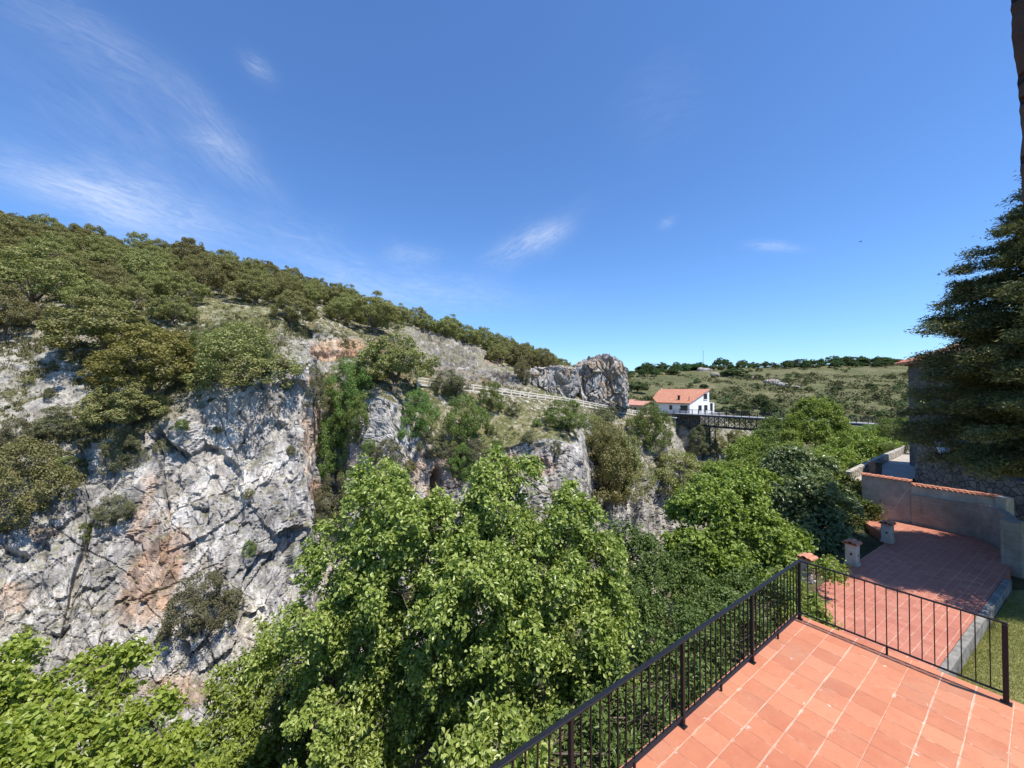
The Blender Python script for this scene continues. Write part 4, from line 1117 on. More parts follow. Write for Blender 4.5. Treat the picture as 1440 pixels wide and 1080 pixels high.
plant('green', 1, 492, 580, 66, 74, 'bright green bush at the head of the gully', 'shrub')
plant('grey', 1, 440, 575, 40, 62, 'grey bush on the right edge of the big cliff', 'shrub')
plant('green', 2, 586, 612, 58, 64, 'rounded green bush on the buttress below the large dark oak', 'shrub')
plant('green', 0, 651, 630, 70, 74, 'rounded green bush under the path, middle of three in a row', 'shrub')
plant('grey', 2, 612, 645, 56, 42, 'grey bush hanging over the dark cave in the buttress', 'shrub')
plant('green', 2, 690, 578, 38, 42, 'pointed dark green bush against the path fence', 'shrub')
plant('grey', 0, 628, 556, 50, 36, 'grey bush growing through the fence near the large dark oak', 'shrub')
plant('grey', 1, 640, 556, 40, 26, 'small grey bush under the path fence', 'shrub')
plant('green', 1, 466, 668, 54, 84, 'dark green bush deep in the gully beside the big cliff', 'shrub')
plant('green', 0, 503, 622, 54, 66, 'green bush on the right wall of the gully', 'shrub')
plant('grey', 2, 474, 735, 64, 74, 'grey-green bush filling the foot of the gully', 'shrub')
plant('grey', 0, 440, 745, 40, 54, 'narrow grey bush against the foot of the big cliff', 'shrub')
plant('olive', 0, 850, 700, 96, 105, 'large olive holm oak bush below the tall outcrop', 'shrub')
plant('olive', 2, 830, 628, 62, 46, 'olive bush directly under the path fence', 'shrub')
plant('olive', 1, 880, 705, 74, 96, 'olive bush right of the large holm oak bush', 'shrub')
plant('green', 2, 794, 604, 62, 42, 'bright green bush touching the path fence', 'shrub')
plant('green', 1, 916, 630, 62, 62, 'bright green round tree below the white house', 'tree')
plant('olive', 0, 950, 690, 92, 54, 'low olive bush on the cliff under the bridge', 'shrub')
plant('grey', 1, 985, 640, 40, 42, 'dull bush beside the bridge pier', 'shrub')
plant('grey', 2, 282, 888, 82, 80, 'grey-green bush hanging alone in the middle of the big cliff', 'shrub')
plant('grey', 0, 161, 738, 50, 42, 'small bush in a crack of the big cliff', 'shrub')
plant('olive', 2, 28, 738, 110, 118, 'dark bush on the left cliff edge', 'shrub')
plant('green', 0, 94, 672, 58, 30, 'flat yellow-green bush on the pale slope', 'shrub')
plant('grey', 1, 175, 660, 52, 58, 'grey bush beneath the low dark oak', 'shrub')
plant('grey', 2, 95, 610, 70, 40, 'low grey bush on the pale slope under the wide oak', 'shrub')
plant('olive', 0, 735, 538, 30, 38, 'single round bush perched on the jagged rock wall', 'shrub')
plant('grey', 0, 665, 655, 44, 36, 'grey bush at the lip of the buttress', 'shrub')
plant('grey', 1, 20, 640, 60, 50, 'grey bush at the left margin of the pale slope', 'shrub')
plant('grey', 1, 545, 655, 44, 38, 'grey bush in a hollow of the spiked buttress', 'shrub')
plant('green', 1, 650, 675, 46, 52, 'green bush half hidden by the walnut crown', 'shrub')
plant('olive', 1, 475, 600, 46, 56, 'olive bush between the two green gully bushes', 'shrub')
plant('grey', 0, 845, 600, 44, 28, 'small pale bush under the right end of the fence', 'shrub')
for (px_, py_, w_) in ((60, 700, 30), (230, 640, 26), (120, 600, 24), (130, 590, 20), (70, 560, 16), (40, 540, 15), (255, 605, 22), (400, 520, 22), (365, 470, 20), (445, 640, 22), (520, 640, 26), (700, 640, 24),
                       (745, 625, 26), (720, 585, 22), (780, 640, 24), (860, 585, 20), (930, 655, 24), (970, 660, 26), (755, 600, 16), (690, 610, 20), (350, 780, 22), (330, 850, 24), (230, 900, 20), (410, 640, 18),
                       (305, 610, 16), (120, 760, 26), (30, 900, 22), (425, 870, 26), (350, 700, 14), (575, 665, 26), (700, 665, 18), (655, 600, 20), (905, 600, 26), (1010, 640, 30), (1035, 625, 26), (990, 612, 22), (880, 545, 30), (905, 545, 34), (893, 556, 30)):
    plant(('grey', 'olive', 'green')[R_.randrange(3)] if py_ > 555 else 'olive', R_.randrange(3), px_, py_, w_, w_ * R_.uniform(.6, .95), 'small scrubby bush rooted in the rocks of the gorge side', 'shrub', 'small bushes on the gorge side')
# the wood itself, spread over the hill
rngO = np.random.default_rng(21)
cols = rngO.integers(10, NX - 10, 30000); rt = rngO.uniform(.35, 2.25, 30000)
ri = np.searchsorted(rowt, rt).clip(0, NR - 1)
cnt = 0
W1 = fbm(P3[ri * NX + cols] * .06, 2, 5)
for k in range(len(cols)):
    id_ = ri[k] * NX + cols[k]; p = P3[id_]; x_, y_ = CX[id_], CY[id_]
    if cnt >= 282: break
    if x_ < -190 or x_ > 868: continue
    t_ = rt[k]
    if t_ < .75 and R_.random() < .7: continue
    if x_ > 800 and t_ > 1.3: continue
    if 545 < x_ < 690 and 1.18 < t_: continue                # the scree
    if x_ > 560 and t_ > 1.72: continue
    if 255 < x_ < 470 and y_ > 428: continue    # grassy clearing
    if x_ < 130 and t_ > 1.86: continue
    if 470 < x_ < 545 and t_ > 1.75: continue
    w = R_.uniform(5.6, 8.8) * 1.0; h = w * R_.uniform(.68, .9)
    if not ok(p, w * .71): continue
    placed.append((p, w * .71)); cnt += 1
    make_plant('oak', R_.randrange(5), tuple(p - UP * .15 * h), R_.uniform(0, 6.28), (w, w, h * 1.15), 'rounded olive-brown holm oak in the dense wood on the left hill', 'tree', 'holm oaks in the wood on the left hill')

# turf tufts and low thorny scrub on the open slopes
rngG = np.random.default_rng(3)
cand = np.where((scree < .3) & (rock < .62) & (RT > 1.0) & (RT < 4.9) & (CX > -60))[0]
sel = rngG.choice(cand, 26000)
nb = 5
gp0 = np.repeat(P3[sel], nb, 0) + rngG.normal(size=(len(sel) * nb, 3)) * np.array([.14, .14, .02])
L_ = np.repeat(rngG.uniform(.18, .5, len(sel)) * np.where(fbm(P3[sel] * .4, 2, 77) > .1, 1.3, .7), nb)
gp0[:, 2] += L_ * .35
v, f = leaf_arrays(rngG, gp0, rngG.normal(size=(len(gp0), 3)) * np.array([1, 1, .35]), L_, L_ * .28, tang=np.tile(UP, (len(gp0), 1)) + rngG.normal(size=(len(gp0), 3)) * .55)
M['tuft'] = mat_leaf('dry_turf', [(.07, .078, .032), (.10, .10, .045), (.16, .14, .075), (.12, .11, .055)], .25, .7, .1, 0.)
tag(link('scrub', mk_mesh('scrub', v, f), M['tuft']), 'dry grass tufts and low thorny scrub on the slopes of the gorge', 'scrub', kind='stuff')

# ------------------------------------------------------------------ far hillside plants
for k in range(900):
    pass
cntf = 0; fplaced = []
def farplant(key, px, py, w, h, label, cat, group):
    p = hitf(px, py)
    if p is None: return False
    for q, s in fplaced:
        if (p[0] - q[0]) ** 2 + (p[1] - q[1]) ** 2 < (.45 * (w + s)) ** 2: return False
    fplaced.append((p, w))
    make_plant(key, R_.randrange(3), tuple(p - UP * .08 * h), R_.uniform(0, 6.28), (w, w, h), label, cat, group); return True
for px_, wpx, hpx in ((1082, 30, 17), (1100, 24, 12), (1172, 22, 15), (1020, 20, 11), (955, 18, 11), (1215, 16, 10), (1160, 20, 9)):
    farplant('far', px_, 514, wpx * 300 / F, hpx * 300 / F, 'larger dark tree standing out of the tree line on the far ridge', 'tree', 'larger trees on the far ridge')
for k in range(620):
    px_ = R_.uniform(770, 1330); r = R_.random()
    if len(fplaced) > 262: break
    y0 = np.interp(px_, [770, 880, 1000, 1280], [524, 521, 514, 509])
    if k < 390:
        w = R_.uniform(4.5, 8.5); farplant('far', px_, y0 + R_.uniform(.2, 7) * (1.6 if px_ < 960 else 1), w, w * R_.uniform(.7, .95), 'dark tree in the tree line along the far ridge', 'tree', 'trees along the far ridge')
    else:
        y1 = R_.uniform(y0 + 9, 592)
        w = R_.uniform(2.2, 5.0); farplant('farshrub', px_, y1, w, w * R_.uniform(.5, .8), 'dark bush dotted over the far hillside', 'shrub', 'bushes on the far hillside')
for px_, py_, w_, h_ in ((1043, 582, 30, 16), (1070, 575, 22, 20), (1085, 585, 22, 18), (945, 527, 18, 9), (1032, 528, 34, 10), (1063, 532, 20, 6), (915, 522, 40, 11), (975, 520, 36, 9), (1120, 515, 40, 10), (1195, 511, 44, 10), (1240, 511, 40, 9), (1050, 514, 40, 10), (990, 545, 12, 6), (1178, 548, 14, 6), (1225, 545, 14, 6), (895, 552, 34, 16), (1165, 510, 30, 10)):
    p = hitf(px_, py_)
    if p is not None:
        d = p[1]; make_plant('far', R_.randrange(3), tuple(p - UP * .3), R_.uniform(0, 6), (w_ * d / F, w_ * d / F, h_ * d / F), 'dense dark thicket on the far hillside', 'shrub', 'dark thickets on the far hillside')
rngF = np.random.default_rng(8)
pf = fp[rngF.integers(FC * 40, len(fp) - FC * 20, 60000)] + rngF.normal(size=(60000, 3)) * np.array([1.5, 1.5, 0])
keep = fbm(pf * .09, 3, 3) + rngF.uniform(-.25, .25, 60000) > .02
pf = pf[keep]; pf = np.repeat(pf[:9000], 9, 0); pf = pf + rngF.normal(size=pf.shape) * np.array([.7, .7, .28]) + UP * .3; Lf = rngF.uniform(.4, 1.1, len(pf))
v, f = leaf_arrays(rngF, pf, rngF.normal(size=(len(pf), 3)) * .7 + UP * .6, Lf, Lf * .8)
tag(link('ground_scrub', mk_mesh('ground_scrub', v, f), mat_leaf('far_ground_scrub', [(.06, .07, .03), (.085, .09, .038), (.125, .118, .056)], .1, .7, .1, 0.)), 'low heath covering the far hillside', 'scrub', kind='stuff')
for k, (px_, py_, w_) in enumerate(((990, 522, 20), (1005, 528, 16), (1085, 538, 20), (1100, 543, 18), (1118, 545, 12), (1060, 532, 12), (978, 513, 10))):
    p = hitf(px_, py_)
    if p is not None:
        w = w_ * p[1] / F
        o = rockmass('boulder', p, (w * .5, w * .35, w * .22), k * 1.3, 40 + k, None, M['outcrop'], 26, w * .05, None, 'rock', .6, w * .2)
        tag(o, 'pale grey boulder outcrop on the far hillside', 'rock', 'boulders on the far hillside')
p = next(q for q in (hitf(989, y) for y in range(510, 560, 2)) if q is not None); e = empty('antenna_mast', tuple(p), 'thin lone mast on the skyline of the far hillside', 'mast')
MB().tube([(0, 0, -1), (0, 0, 13.5)], [.16, .10], 6).obj('pole', M['steel'], e); MB().box((0, 0, 12.6), (.9, .08, .08)).box((0, 0, 11.6), (.6, .08, .08)).obj('aerial', M['steel'], e)

# ------------------------------------------------------------------ trees on our side
def base_at(x, y): return np.array([x, y, near_ground((x, y))])
world_tree('walnut_tree', base_at(-1.8, 12.6), [
    (540, 690, 10.8, .95, .85), (560, 740, 10.2, 1.1, .9), (480, 775, 10.6, 1.1, .9), (625, 740, 10.2, 1.0, .9), (700, 705, 10.6, .95, .85), (690, 655, 11, .42, .5), (735, 672, 11, .5, .5), (530, 660, 11, .4, .4),
    (800, 735, 10.6, .85, .75), (795, 702, 10.8, .35, .35), (838, 790, 10.6, .85, .85), (755, 800, 9.7, 1.05, .9), (660, 820, 9.2, 1.1, .9), (565, 835, 9.6, 1.05, .9), (455, 850, 10.2, 1.0, .85), (405, 930, 10.6, .85, .75),
    (500, 915, 10.2, .95, .75), (820, 880, 9.8, .95, .8), (735, 905, 9.0, .9, .7), (845, 955, 9.8, .8, .7), (620, 925, 9.6, .8, .6), (440, 1030, 8.8, .85, .65), (560, 1010, 11.8, 1.3, .8), (670, 1000, 11.2, 1.2, .8),
    (790, 1000, 9.6, .7, .6), (600, 780, 10.9, 1.1, .9), (700, 770, 10.8, 1.1, .9), (680, 870, 10.2, 1.1, .9), (590, 890, 10.2, 1.1, .9), (520, 850, 10.8, 1.1, .9), (770, 860, 10.4, 1.1, .9), (520, 770, 11.0, 1.0, .8), (780, 770, 10.9, .9, .8), (470, 960, 10.4, 1.0, .8), (840, 850, 10.4, .9, .8), (500, 1090, 9.2, .9, .6), (600, 960, 10.4, 1.0, .8), (650, 930, 10.6, .9, .8), (700, 960, 10.2, .9, .8), (540, 960, 10.4, .9, .8), (760, 950, 10.4, .9, .8), (600, 1060, 10.2, 1.1, .8), (680, 1090, 9.6, 1., .7)],
    0.22, 84, .112, .62, 'hero', 'big broad-leaved walnut tree filling the foreground below the railing', seed=11, dens=.74, tr=.2, droop=.3, up=.45, low=-.6, flat=.85, inside=.6)
world_tree('walnut_sapling', base_at(-.35, 7.7), [
    (700, 1045, 7.5, .55, .42), (655, 1075, 7.3, .5, .4), (745, 1090, 7.0, .45, .38), (690, 1090, 7.2, .5, .4), (725, 1030, 8.2, .4, .3)],
    .2, 50, .13, .62, 'hero', 'low leafy walnut sapling at the bottom edge in front of the big walnut', seed=31, tr=.05, up=.45, low=-.5)
world_tree('maple_tree', base_at(-8.6, 9.6), [
    (8, 925, 8.6, .42, .36), (28, 990, 8.0, .45, .36), (132, 932, 9.0, .36, .18), (182, 924, 9., .30, .16), (158, 975, 8.6, .36, .2), (205, 1003, 8.2, .42, .28), (105, 1040, 7.2, .5, .32), (240, 1062, 8.0, .42, .3), (15, 1060, 6.8, .6, .42),
    (165, 1092, 6.9, .6, .36), (50, 1125, 6.6, .7, .42), (-60, 980, 7.6, .8, .6), (-80, 1080, 6.8, .9, .6), (270, 1105, 8.2, .4, .3), (75, 1000, 7.8, .3, .2)],
    .17, 50, .11, .85, 'maple', 'bright yellow-green maple crown in the lower left corner', seed=12, dens=1.1, tr=.14, droop=.25, up=.4, low=-.5, flat=.8)
world_tree('maple_tree', base_at(-9.2, 15.0), [
    (345, 965, 14.5, 1.1, 1.0), (330, 1050, 13.5, 1.2, 1.0), (395, 1080, 12.8, 1.1, .9), (385, 905, 14.8, .75, .8), (300, 1110, 13, 1.2, 1.), (420, 1010, 13.5, 1.0, .9), (350, 1120, 12.5, 1.1, 1.)],
    .26, 60, .14, .6, 'lime', 'fresh green tree in the gap between the lower left maple and the big walnut', seed=13, tr=.14, up=.5)
world_tree('plane_tree', base_at(10.6, 19.4), [
    (1000, 725, 19, 1.45, 1.3), (1040, 700, 20, 1.3, 1.2), (980, 775, 18.2, 1.3, 1.2), (1065, 745, 19, 1.4, 1.2), (1090, 790, 18, 1.1, 1.), (1020, 800, 17.6, 1.4, 1.2), (985, 690, 21, .8, .8), (1060, 680, 21.5, 1.0, .9), (1020, 672, 22, .8, .7), (1110, 760, 19.5, .8, .8), (965, 720, 19.5, .7, .7)],
    .30, 90, .165, .8, 'lime', 'bright green plane tree beyond the railing left of the lower terrace', seed=14, tr=.2, up=.5, droop=.2)
world_tree('chestnut_tree', base_at(16.2, 23.2), [
    (1130, 695, 23, 1.45, 1.3), (1112, 655, 25, 1.2, 1.), (1150, 742, 22, 1.5, 1.3), (1172, 700, 23, 1.0, 1.), (1125, 770, 21.5, 1.3, 1.2), (1172, 770, 21.8, .8, .8), (1090, 700, 24, 1.0, 1.), (1150, 660, 25, .9, .8)],
    .34, 66, .27, .5, 'chest', 'dark blue-green chestnut tree beside the boundary wall', seed=15, tr=.2, up=.55, droop=.5)
world_tree('elm_tree', base_at(5.2, 15.6), [
    (905, 790, 16.5, 1.2, 1.1), (935, 845, 15, 1.25, 1.1), (965, 810, 17, 1.2, 1.1), (885, 850, 14.2, .95, .9), (1000, 860, 14.8, 1.2, 1.), (1045, 840, 15.2, 1.0, .9), (880, 760, 17, .7, .7), (1080, 830, 15.5, .8, .8), (960, 900, 13, 1., .8)],
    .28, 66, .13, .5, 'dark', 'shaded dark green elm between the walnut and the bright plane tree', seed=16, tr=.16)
world_tree('elm_tree', base_at(5.0, 10.4), [
    (925, 925, 10.5, .8, .7), (985, 895, 11.5, .85, .7), (870, 965, 9.6, .7, .6), (820, 1010, 8.6, .6, .5), (905, 1010, 8.4, .6, .5), (850, 1060, 7.4, .5, .4), (955, 955, 9.4, .6, .5), (1010, 925, 10.4, .6, .5), (1060, 890, 11.4, .6, .5), (1040, 870, 12.2, .75, .6), (760, 1060, 7.6, .5, .4), (1085, 845, 13, .6, .6)],
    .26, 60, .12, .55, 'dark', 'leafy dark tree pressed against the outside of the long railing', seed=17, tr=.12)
world_tree('laurel_bush', base_at(8.9, 12.4) * np.array([1, 1, 0]) + UP * -8.4, [
    (1160, 806, 14.8, .5, .3), (1122, 838, 13.2, .6, .5), (1145, 868, 12.6, .5, .6), (1100, 825, 14, .5, .5), (1178, 794, 15.2, .3, .25), (1130, 880, 12.2, .5, .5)],
    .2, 60, .12, .5, 'lime', 'leafy bush climbing over the first tiled pillar behind the railing corner', 'shrub', seed=18, tr=.06, up=.6)
world_tree('elder_bush', base_at(21.0, 24.6), [
    (1205, 720, 24.5, .95, .9), (1190, 760, 23, .8, .8), (1212, 750, 23.6, .6, .6), (1195, 690, 25.5, .8, .8)],
    .26, 50, .2, .45, 'dark', 'dark overhanging bush at the left end of the boundary wall', 'shrub', seed=19, tr=.1, droop=.3)
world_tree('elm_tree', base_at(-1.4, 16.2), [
    (500, 890, 14.4, 1.6, 1.4), (590, 850, 14.6, 1.6, 1.4), (690, 830, 14.6, 1.6, 1.4), (780, 860, 14.4, 1.5, 1.3), (560, 970, 13.8, 1.6, 1.4), (680, 940, 13.8, 1.6, 1.4), (450, 980, 13.6, 1.4, 1.3), (620, 780, 15, 1.3, 1.1), (730, 765, 15, 1.2, 1.), (540, 775, 15, 1.1, 1.), (800, 800, 15, 1., .9)],
    .34, 52, .16, .6, 'dark', 'shaded elm seen through the gaps at the back of the big walnut', seed=33, tr=.18)
world_tree('elm_tree', base_at(-11.4, 11.6), [
    (60, 1050, 10.4, .9, .8), (165, 1075, 10.2, .95, .8), (-10, 1000, 10.6, .9, .7), (240, 1110, 10., .8, .7), (110, 1010, 10.8, .5, .4), (30, 1110, 9.8, .9, .8)],
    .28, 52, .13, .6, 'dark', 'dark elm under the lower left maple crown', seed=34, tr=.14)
def fartree(x, d, lobes, label, seed, cmat='lime', leaf=.23, cr=.42):
    bx = (x - 720) / F * d
    world_tree('ash_tree', np.array([bx, d, near_ground((bx, d)) if d < 58 else max(near_ground((bx, d)), -24.)]), lobes, cr, 78, leaf, .6, cmat, label, seed=seed, tr=.2, long=False, twig=12, low=-.7, up=.35, flat=.95)
fartree(1146, 60, [(1146, 575, 60, 2.0, 1.9), (1120, 598, 60, 1.9, 1.9), (1172, 598, 60, 2.1, 1.9), (1146, 610, 58, 2.4, 2.2), (1130, 580, 61, 1.4, 1.4), (1165, 578, 60, 1.5, 1.4), (1185, 615, 58, 1.8, 1.6), (1110, 618, 58, 1.8, 1.6)], 'tall airy green ash rising in front of the bridge', 21)
fartree(1090, 54, [(1086, 602, 60, 1.6, 1.7), (1080, 635, 52, 2.0, 1.9), (1106, 645, 48, 1.9, 1.8), (1090, 655, 46, 1.7, 1.6), (1072, 615, 56, 1.4, 1.6)], 'dark green ash left of the tall airy ash', 22, 'green')
fartree(1038, 52, [(1040, 645, 54, 2.5, 2.1), (1010, 665, 50, 1.9, 1.7), (1062, 662, 48, 2.1, 1.9), (1030, 668, 47, 1.9, 1.6), (1058, 628, 55, 1.8, 1.6), (985, 685, 47, 1.5, 1.3)], 'light green ash under the middle of the bridge', 23)
fartree(1205, 48, [(1190, 632, 50, 2.5, 2.0), (1222, 640, 46, 2.3, 1.8), (1170, 650, 44, 2.2, 1.8), (1150, 660, 40, 1.9, 1.5), (1200, 655, 42, 1.9, 1.3), (1215, 620, 52, 1.8, 1.5), (1245, 632, 49, 1.8, 1.5)], 'spreading light green ash right of the tall airy ash', 24)
fartree(1262, 58, [(1262, 605, 60, 1.9, 1.8), (1250, 625, 56, 2.0, 1.7), (1275, 620, 55, 1.9, 1.7), (1235, 632, 54, 1.6, 1.3), (1268, 640, 48, 1.6, 1.0)], 'green ash next to the corner of the stone house', 25, 'green')
fartree(1140, 38, [(1140, 660, 38, 1.5, 1.3), (1165, 672, 35, 1.4, 1.2), (1115, 640, 42, 1.6, 1.3), (1185, 668, 36, 1.2, .9)], 'green ash directly behind the chestnut tree', 26, 'lime', .2, .36)
for k, (s, n_) in enumerate([(R_.uniform(-24, 62), R_.uniform(17, 30)) for _ in range(54)]):
    p = sn(s, n_); gz_ = near_ground(p); w = R_.uniform(3., 5.0)
    make_plant('green', k, (p[0], p[1], gz_ - .2), R_.uniform(0, 6), (w, w, w * R_.uniform(.7, 1.0)), 'undergrowth bush on the shaded near side of the gorge', 'shrub', 'undergrowth bushes on the near side of the gorge')
for k, (s, n_) in enumerate([(R_.uniform(52, 96), R_.uniform(6, 30)) for _ in range(30)]):
    p = sn(s, n_); gz_ = near_ground(p); w = R_.uniform(3.5, 6.)
    make_plant('green', k, (p[0], p[1], gz_ - .3), R_.uniform(0, 6), (w, w, w * R_.uniform(.7, 1.0)), 'green bush on the near bank below the bridge', 'shrub', 'bushes on the near bank below the bridge')

# ------------------------------------------------------------------ cedar in front of the stone house
def cedar(base, H, label, seed):
    rng = np.random.default_rng(seed)
    e = empty('cedar_tree', tuple(base), label, 'tree')
    b = MB(); b.tube([(0, 0, -.4), (.05, 0, H * .4), (0, .05, H * .97)], [.34, .2, .03], 9)
    P, T, Nrm, Ls = [], [], [], []
    z = 5.0
    while z < H - .3:
        f = z / H
        R = float(np.interp(f, [.2, .35, .6, .75, .9, 1], [3.5, 4.35, 3.9, 2.3, .9, .2]))
        for k in range(12 if f < .75 else 8):
            a = rng.uniform(0, 6.283); rr = R * rng.uniform(.55, 1.15); zz = z + rng.uniform(-.4, .4)
            dr = np.array([math.cos(a), math.sin(a), 0.]); sd = np.array([-dr[1], dr[0], 0.])
            t = np.linspace(0, 1, 7)
            lift = rng.uniform(.0, .42)
            line = dr * (rr * t)[:, None] + UP * (zz + rr * (lift * t - .16 * t ** 2.5))[:, None]
            b.tube(line, list(.07 * (1 - f * .6) * (1 - t * .85)), 5)
            # flat sprays of needles along the outer branch
            m = int(26 * rr)
            tt_ = rng.uniform(.18, 1.04, m) ** .8
            side = rng.normal(size=m) * (.12 + .30 * rr * .28 * (1.1 - tt_))
            c = dr * (rr * tt_)[:, None] + UP * (zz + rr * (lift * tt_ - .16 * tt_ ** 2.5))[:, None] + sd * side[:, None]
            c[:, 2] -= np.abs(side) * .15 + rng.uniform(-.10, .28, m)
            for q in range(m):
                kk = 16
                off = rng.normal(size=(kk, 3)) * np.array([.16, .16, .07])
                out = dr * .75 + sd * np.sign(side[q]) * .6
                P.append(c[q] + off); T.append(np.tile(out, (kk, 1)) + rng.normal(size=(kk, 3)) * .45 - UP * .12); Nrm.append(np.tile(UP, (kk, 1)) * .8 + rng.normal(size=(kk, 3)) * .6); Ls.append(np.full(kk, .17))
        z += .34 + .12 * rng.random()
    P, T, Nrm, Ls = map(np.concatenate, (P, T, Nrm, Ls))
    v, f = leaf_arrays(rng, P, Nrm, Ls, Ls * .26, tang=T)
    link('crown', mk_mesh('crown', v, f), M['cedar'], e); b.obj('trunk', M['bark'], e, True)
cedar(np.array([22.2, 15.5, -8.4]), 19.0, 'dark spreading cedar at the right edge in front of the stone house', 4)

cedar(np.array([27.2, 14.6, -8.4]), 18.0, 'added second cedar, unseen outside the right edge, put there for its shade', 6)  # unseen cedar added so its shadow falls on the lawn and parapet
# ------------------------------------------------------------------ rough stone jamb of the viewpoint, at the right edge
jd = 1.15
b = MB(); vs = []; zsteps = np.linspace(0, 1, 60)
def jx(y): return np.interp(y, [-400, 0, 60, 85, 94, 185, 193, 208, 216, 300, 400, 700], [1413, 1421.5, 1423, 1427, 1429.5, 1436, 1438, 1436, 1434, 1438.5, 1452, 1530])
ys_ = np.concatenate([np.linspace(-420, 420, 90), np.linspace(440, 2300, 24)])
ring = []
for y in ys_:
    p = at(jx(y) + .8 * math.sin(y * .31) + .5 * math.sin(y * .83), y, jd)
    if p[2] < HT: p = at(jx(min(y, 700)), y, jd); p[2] = HT
    x0 = p[0]; j = .006 * math.sin(y * .47)
    ring.append([(x0 + .03, jd - .30, p[2]), (x0 + .006, jd - .03 + j, p[2]), (x0, jd, p[2]), (x0 + .20, jd + .09 + j, p[2]), (x0 + .42, jd + .16, p[2]), (x0 + .5, jd - .30, p[2])])
    if p[2] <= HT + 1e-6: break
vv = [q for r in ring for q in r]; ff = []
for k in range(len(ring) - 1):
    for j in range(6): ff.append((k * 6 + j, k * 6 + (j + 1) % 6, k * 6 + 6 + (j + 1) % 6, k * 6 + 6 + j))
ff += [tuple(range(6)), tuple(range((len(ring) - 1) * 6 + 5, (len(ring) - 1) * 6 - 1, -1))]
b.add(vv, ff)
tag(b.obj('stone_jamb', mat_stone('jamb_stone', [(.07, .055, .045), (.10, .08, .065), (.055, .047, .04)], 4., (.04, .035, .03))), 'dark rough stone jamb cut by the upper right edge', 'wall')

# small bird
p = at(1210, 340, 60); e = empty('bird', tuple(p), 'tiny dark bird in the blue sky above the cedar', 'bird')
MB().tube([(-.16, 0, 0), (-.06, 0, .01), (.06, 0, .01), (.15, 0, .02), (.2, 0, .015)], [.012, .045, .05, .03, .008], 8).obj('body', M['iron'], e, True)
for sg in (-1, 1):
    b = MB(); b.add([(-.05, 0, .03), (.07, 0, .03), (.05, sg * .2, .10), (-.04, sg * .2, .10), (-.09, sg * .38, .05), (-.05, 0, .045), (.07, 0, .045), (.05, sg * .2, .112), (-.04, sg * .2, .112), (-.09, sg * .38, .058)],
                    [(0, 1, 2, 3), (3, 2, 4), (5, 8, 7, 6), (8, 9, 7), (0, 5, 6, 1), (1, 6, 7, 2), (2, 7, 9, 4), (4, 9, 8, 3), (3, 8, 5, 0)]); b.obj('wing', M['iron'], e)

# ------------------------------------------------------------------ sun, sky, camera
SUN = np.array([.35, -.315, 1.0]); SUN /= np.linalg.norm(SUN)
sl = bpy.data.lights.new('sun', 'SUN'); sl.energy = 4.6; sl.angle = math.radians(.53); sl.color = (1., .955, .89)
so = bpy.data.objects.new('sun', sl); COL.objects.link(so); so.location = (0, 0, 60)
so.rotation_euler = Vector(tuple(SUN)).to_track_quat('Z', 'Y').to_euler()
w = bpy.data.worlds.new('World'); S.world = w; w.use_nodes = True
t = w.node_tree; t.nodes.clear()
out = t.nodes.new('ShaderNodeOutputWorld'); bg = t.nodes.new('ShaderNodeBackground'); sky = t.nodes.new('ShaderNodeTexSky')
sky.sky_type = 'NISHITA'; sky.sun_disc = False; sky.sun_elevation = math.asin(SUN[2]); sky.sun_rotation = math.atan2(SUN[0], SUN[1])
sky.altitude = 900; sky.air_density = 1.15; sky.dust_density = .35; sky.ozone_density = 2.2
bg.inputs['Strength'].default_value = .12
tc = t.nodes.new('ShaderNodeTexCoord')
def wm(op, a, b_=0., c=None):
    nd = t.nodes.new('ShaderNodeMath'); nd.operation = op
    for s_, v_ in zip(nd.inputs, (a, b_, c)):
        if v_ is None: continue
        if hasattr(v_, 'links'): t.links.new(v_, s_)
        else: s_.default_value = v_
    return nd.outputs[0]
def wdot(v3):
    nd = t.nodes.new('ShaderNodeVectorMath'); nd.operation = 'DOT_PRODUCT'; t.links.new(tc.outputs['Generated'], nd.inputs[0]); nd.inputs[1].default_value = tuple(v3); return nd.outputs['Value']
def wnoise(vec, scale, detail, rough, dist):
    nd = t.nodes.new('ShaderNodeTexNoise'); nd.inputs['Scale'].default_value = scale; nd.inputs['Detail'].default_value = detail; nd.inputs['Roughness'].default_value = rough; nd.inputs['Distortion'].default_value = dist
    t.links.new(vec, nd.inputs['Vector']); return nd.outputs['Fac']
total = None
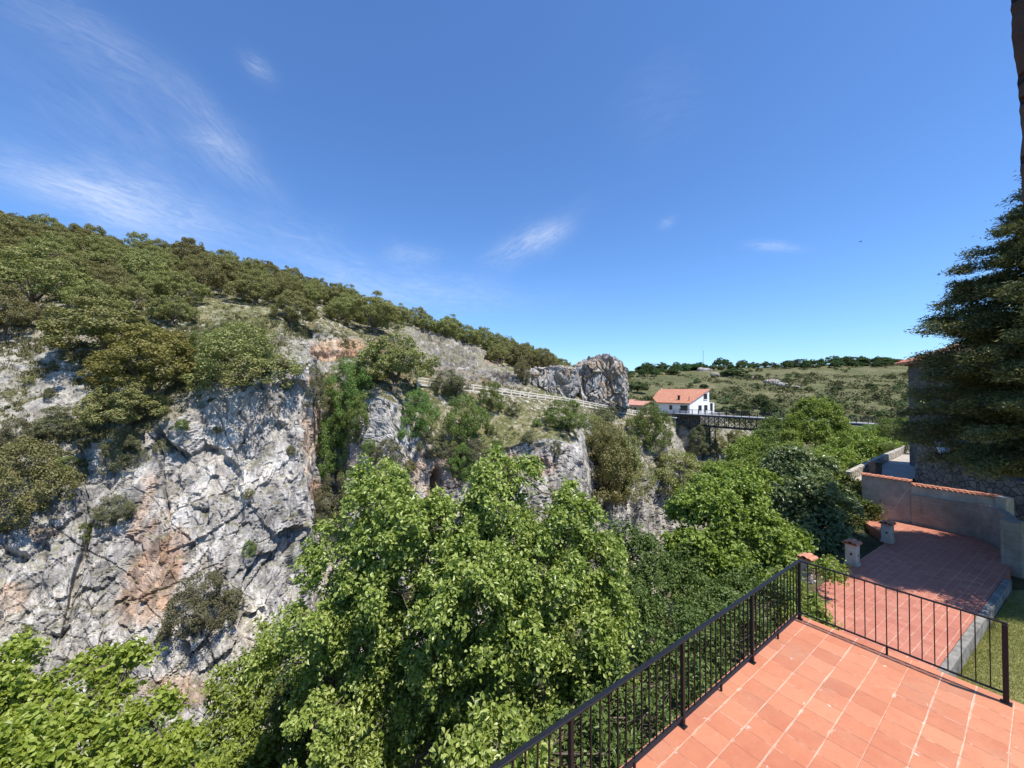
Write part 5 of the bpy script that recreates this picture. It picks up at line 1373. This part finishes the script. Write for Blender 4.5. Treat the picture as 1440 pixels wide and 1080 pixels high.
# cirrus wisps: where each lies in the sky (two directions it runs between), its breadth and density
WISPS = [((-40, 225), (340, 335), .042, .62), ((20, 245), (225, 308), .028, .8), ((-20, 0), (260, 130), .035, .28), ((230, 115), (385, 275), .030, .38), ((255, 190), (350, 215), .014, .35), ((338, 84), (384, 112), .016, .36),
         ((690, 372), (802, 305), .032, .5), ((740, 340), (800, 322), .022, .45), ((1052, 347), (1125, 350), .009, .5), ((925, 316), (950, 308), .010, .3), ((330, 340), (620, 430), .075, .34), ((540, 362), (625, 354), .018, .3), ((430, 400), (780, 425), .04, .26), ((-40, 60), (330, 330), .12, .15), ((860, 180), (1000, 120), .06, .07)]
for k, (p0, p1, br, dn) in enumerate(WISPS):
    d0 = ray(*p0); d0 /= np.linalg.norm(d0); d1 = ray(*p1); d1 /= np.linalg.norm(d1)
    c_ = d0 + d1; c_ /= np.linalg.norm(c_); t1 = d1 - d0; hl = np.linalg.norm(t1) / 2; t1 -= c_ * t1.dot(c_); t1 /= np.linalg.norm(t1); t2 = np.cross(c_, t1)
    a_ = wdot(t1); b__ = wdot(t2); cc_ = wdot(c_)
    cv = t.nodes.new('ShaderNodeCombineXYZ'); t.links.new(wm('MULTIPLY', a_, .28), cv.inputs[0]); t.links.new(b__, cv.inputs[1]); cv.inputs[2].default_value = k * 3.7
    cw = t.nodes.new('ShaderNodeCombineXYZ'); t.links.new(a_, cw.inputs[0]); t.links.new(b__, cw.inputs[1]); cw.inputs[2].default_value = k * 1.9
    n_lo = wnoise(cw.outputs[0], 7., 3, .5, .0)
    bb = wm('ADD', b__, wm('MULTIPLY_ADD', n_lo, br * 2.6, -br * 1.3))
    fib = wnoise(cv.outputs[0], 60. * (.05 / br) ** .4, 8, .66, 1.6)
    m = wm('MULTIPLY', wm('POWER', wm('DIVIDE', a_, hl), 2.), 1.3); m = wm('ADD', m, wm('POWER', wm('ABSOLUTE', wm('DIVIDE', bb, br)), 2.))
    m = wm('EXPONENT', wm('MULTIPLY', m, -1.))
    mr = t.nodes.new('ShaderNodeMapRange'); mr.inputs[1].default_value = .33; mr.inputs[2].default_value = .84; t.links.new(fib, mr.inputs[0])
    m = wm('MULTIPLY', m, wm('MULTIPLY_ADD', mr.outputs[0], .9, .15)); m = wm('MULTIPLY', m, wm('GREATER_THAN', cc_, .2)); m = wm('MULTIPLY', m, dn * .72)
    total = m if total is None else wm('ADD', total, wm('MULTIPLY', m, wm('SUBTRACT', 1., total)))
mx = t.nodes.new('ShaderNodeMix'); mx.data_type = 'RGBA'
t.links.new(wm('MINIMUM', total, .9), mx.inputs[0]); gain = t.nodes.new('ShaderNodeMix'); gain.data_type = 'RGBA'; gain.blend_type = 'MULTIPLY'; gain.inputs[0].default_value = 1.; gain.inputs[7].default_value = (.59, .845, 1.17, 1)
t.links.new(sky.outputs[0], gain.inputs[6]); t.links.new(gain.outputs[2], mx.inputs[6]); mx.inputs[7].default_value = (5.8, 6.2, 6.8, 1)
t.links.new(mx.outputs[2], bg.inputs['Color']); t.links.new(bg.outputs[0], out.inputs[0])

cam = bpy.data.cameras.new('camera'); cam.sensor_width = 36; cam.sensor_fit = 'HORIZONTAL'; cam.lens = F / 1440 * 36; cam.clip_start = .05; cam.clip_end = 4000
co = bpy.data.objects.new('camera', cam); COL.objects.link(co); co.rotation_euler = (math.radians(90) + PITCH, 0, 0); S.camera = co
S.view_settings.view_transform = 'Standard'; S.view_settings.look = 'None'; S.view_settings.exposure = .54; S.view_settings.gamma = 1.
S.cycles.max_bounces = 6; S.cycles.diffuse_bounces = 3; S.cycles.transmission_bounces = 4; S.cycles.glossy_bounces = 2
print('meshes', len(bpy.data.meshes), 'objects', len(COL.objects), 'oaks', cnt, 'far', len(fplaced))
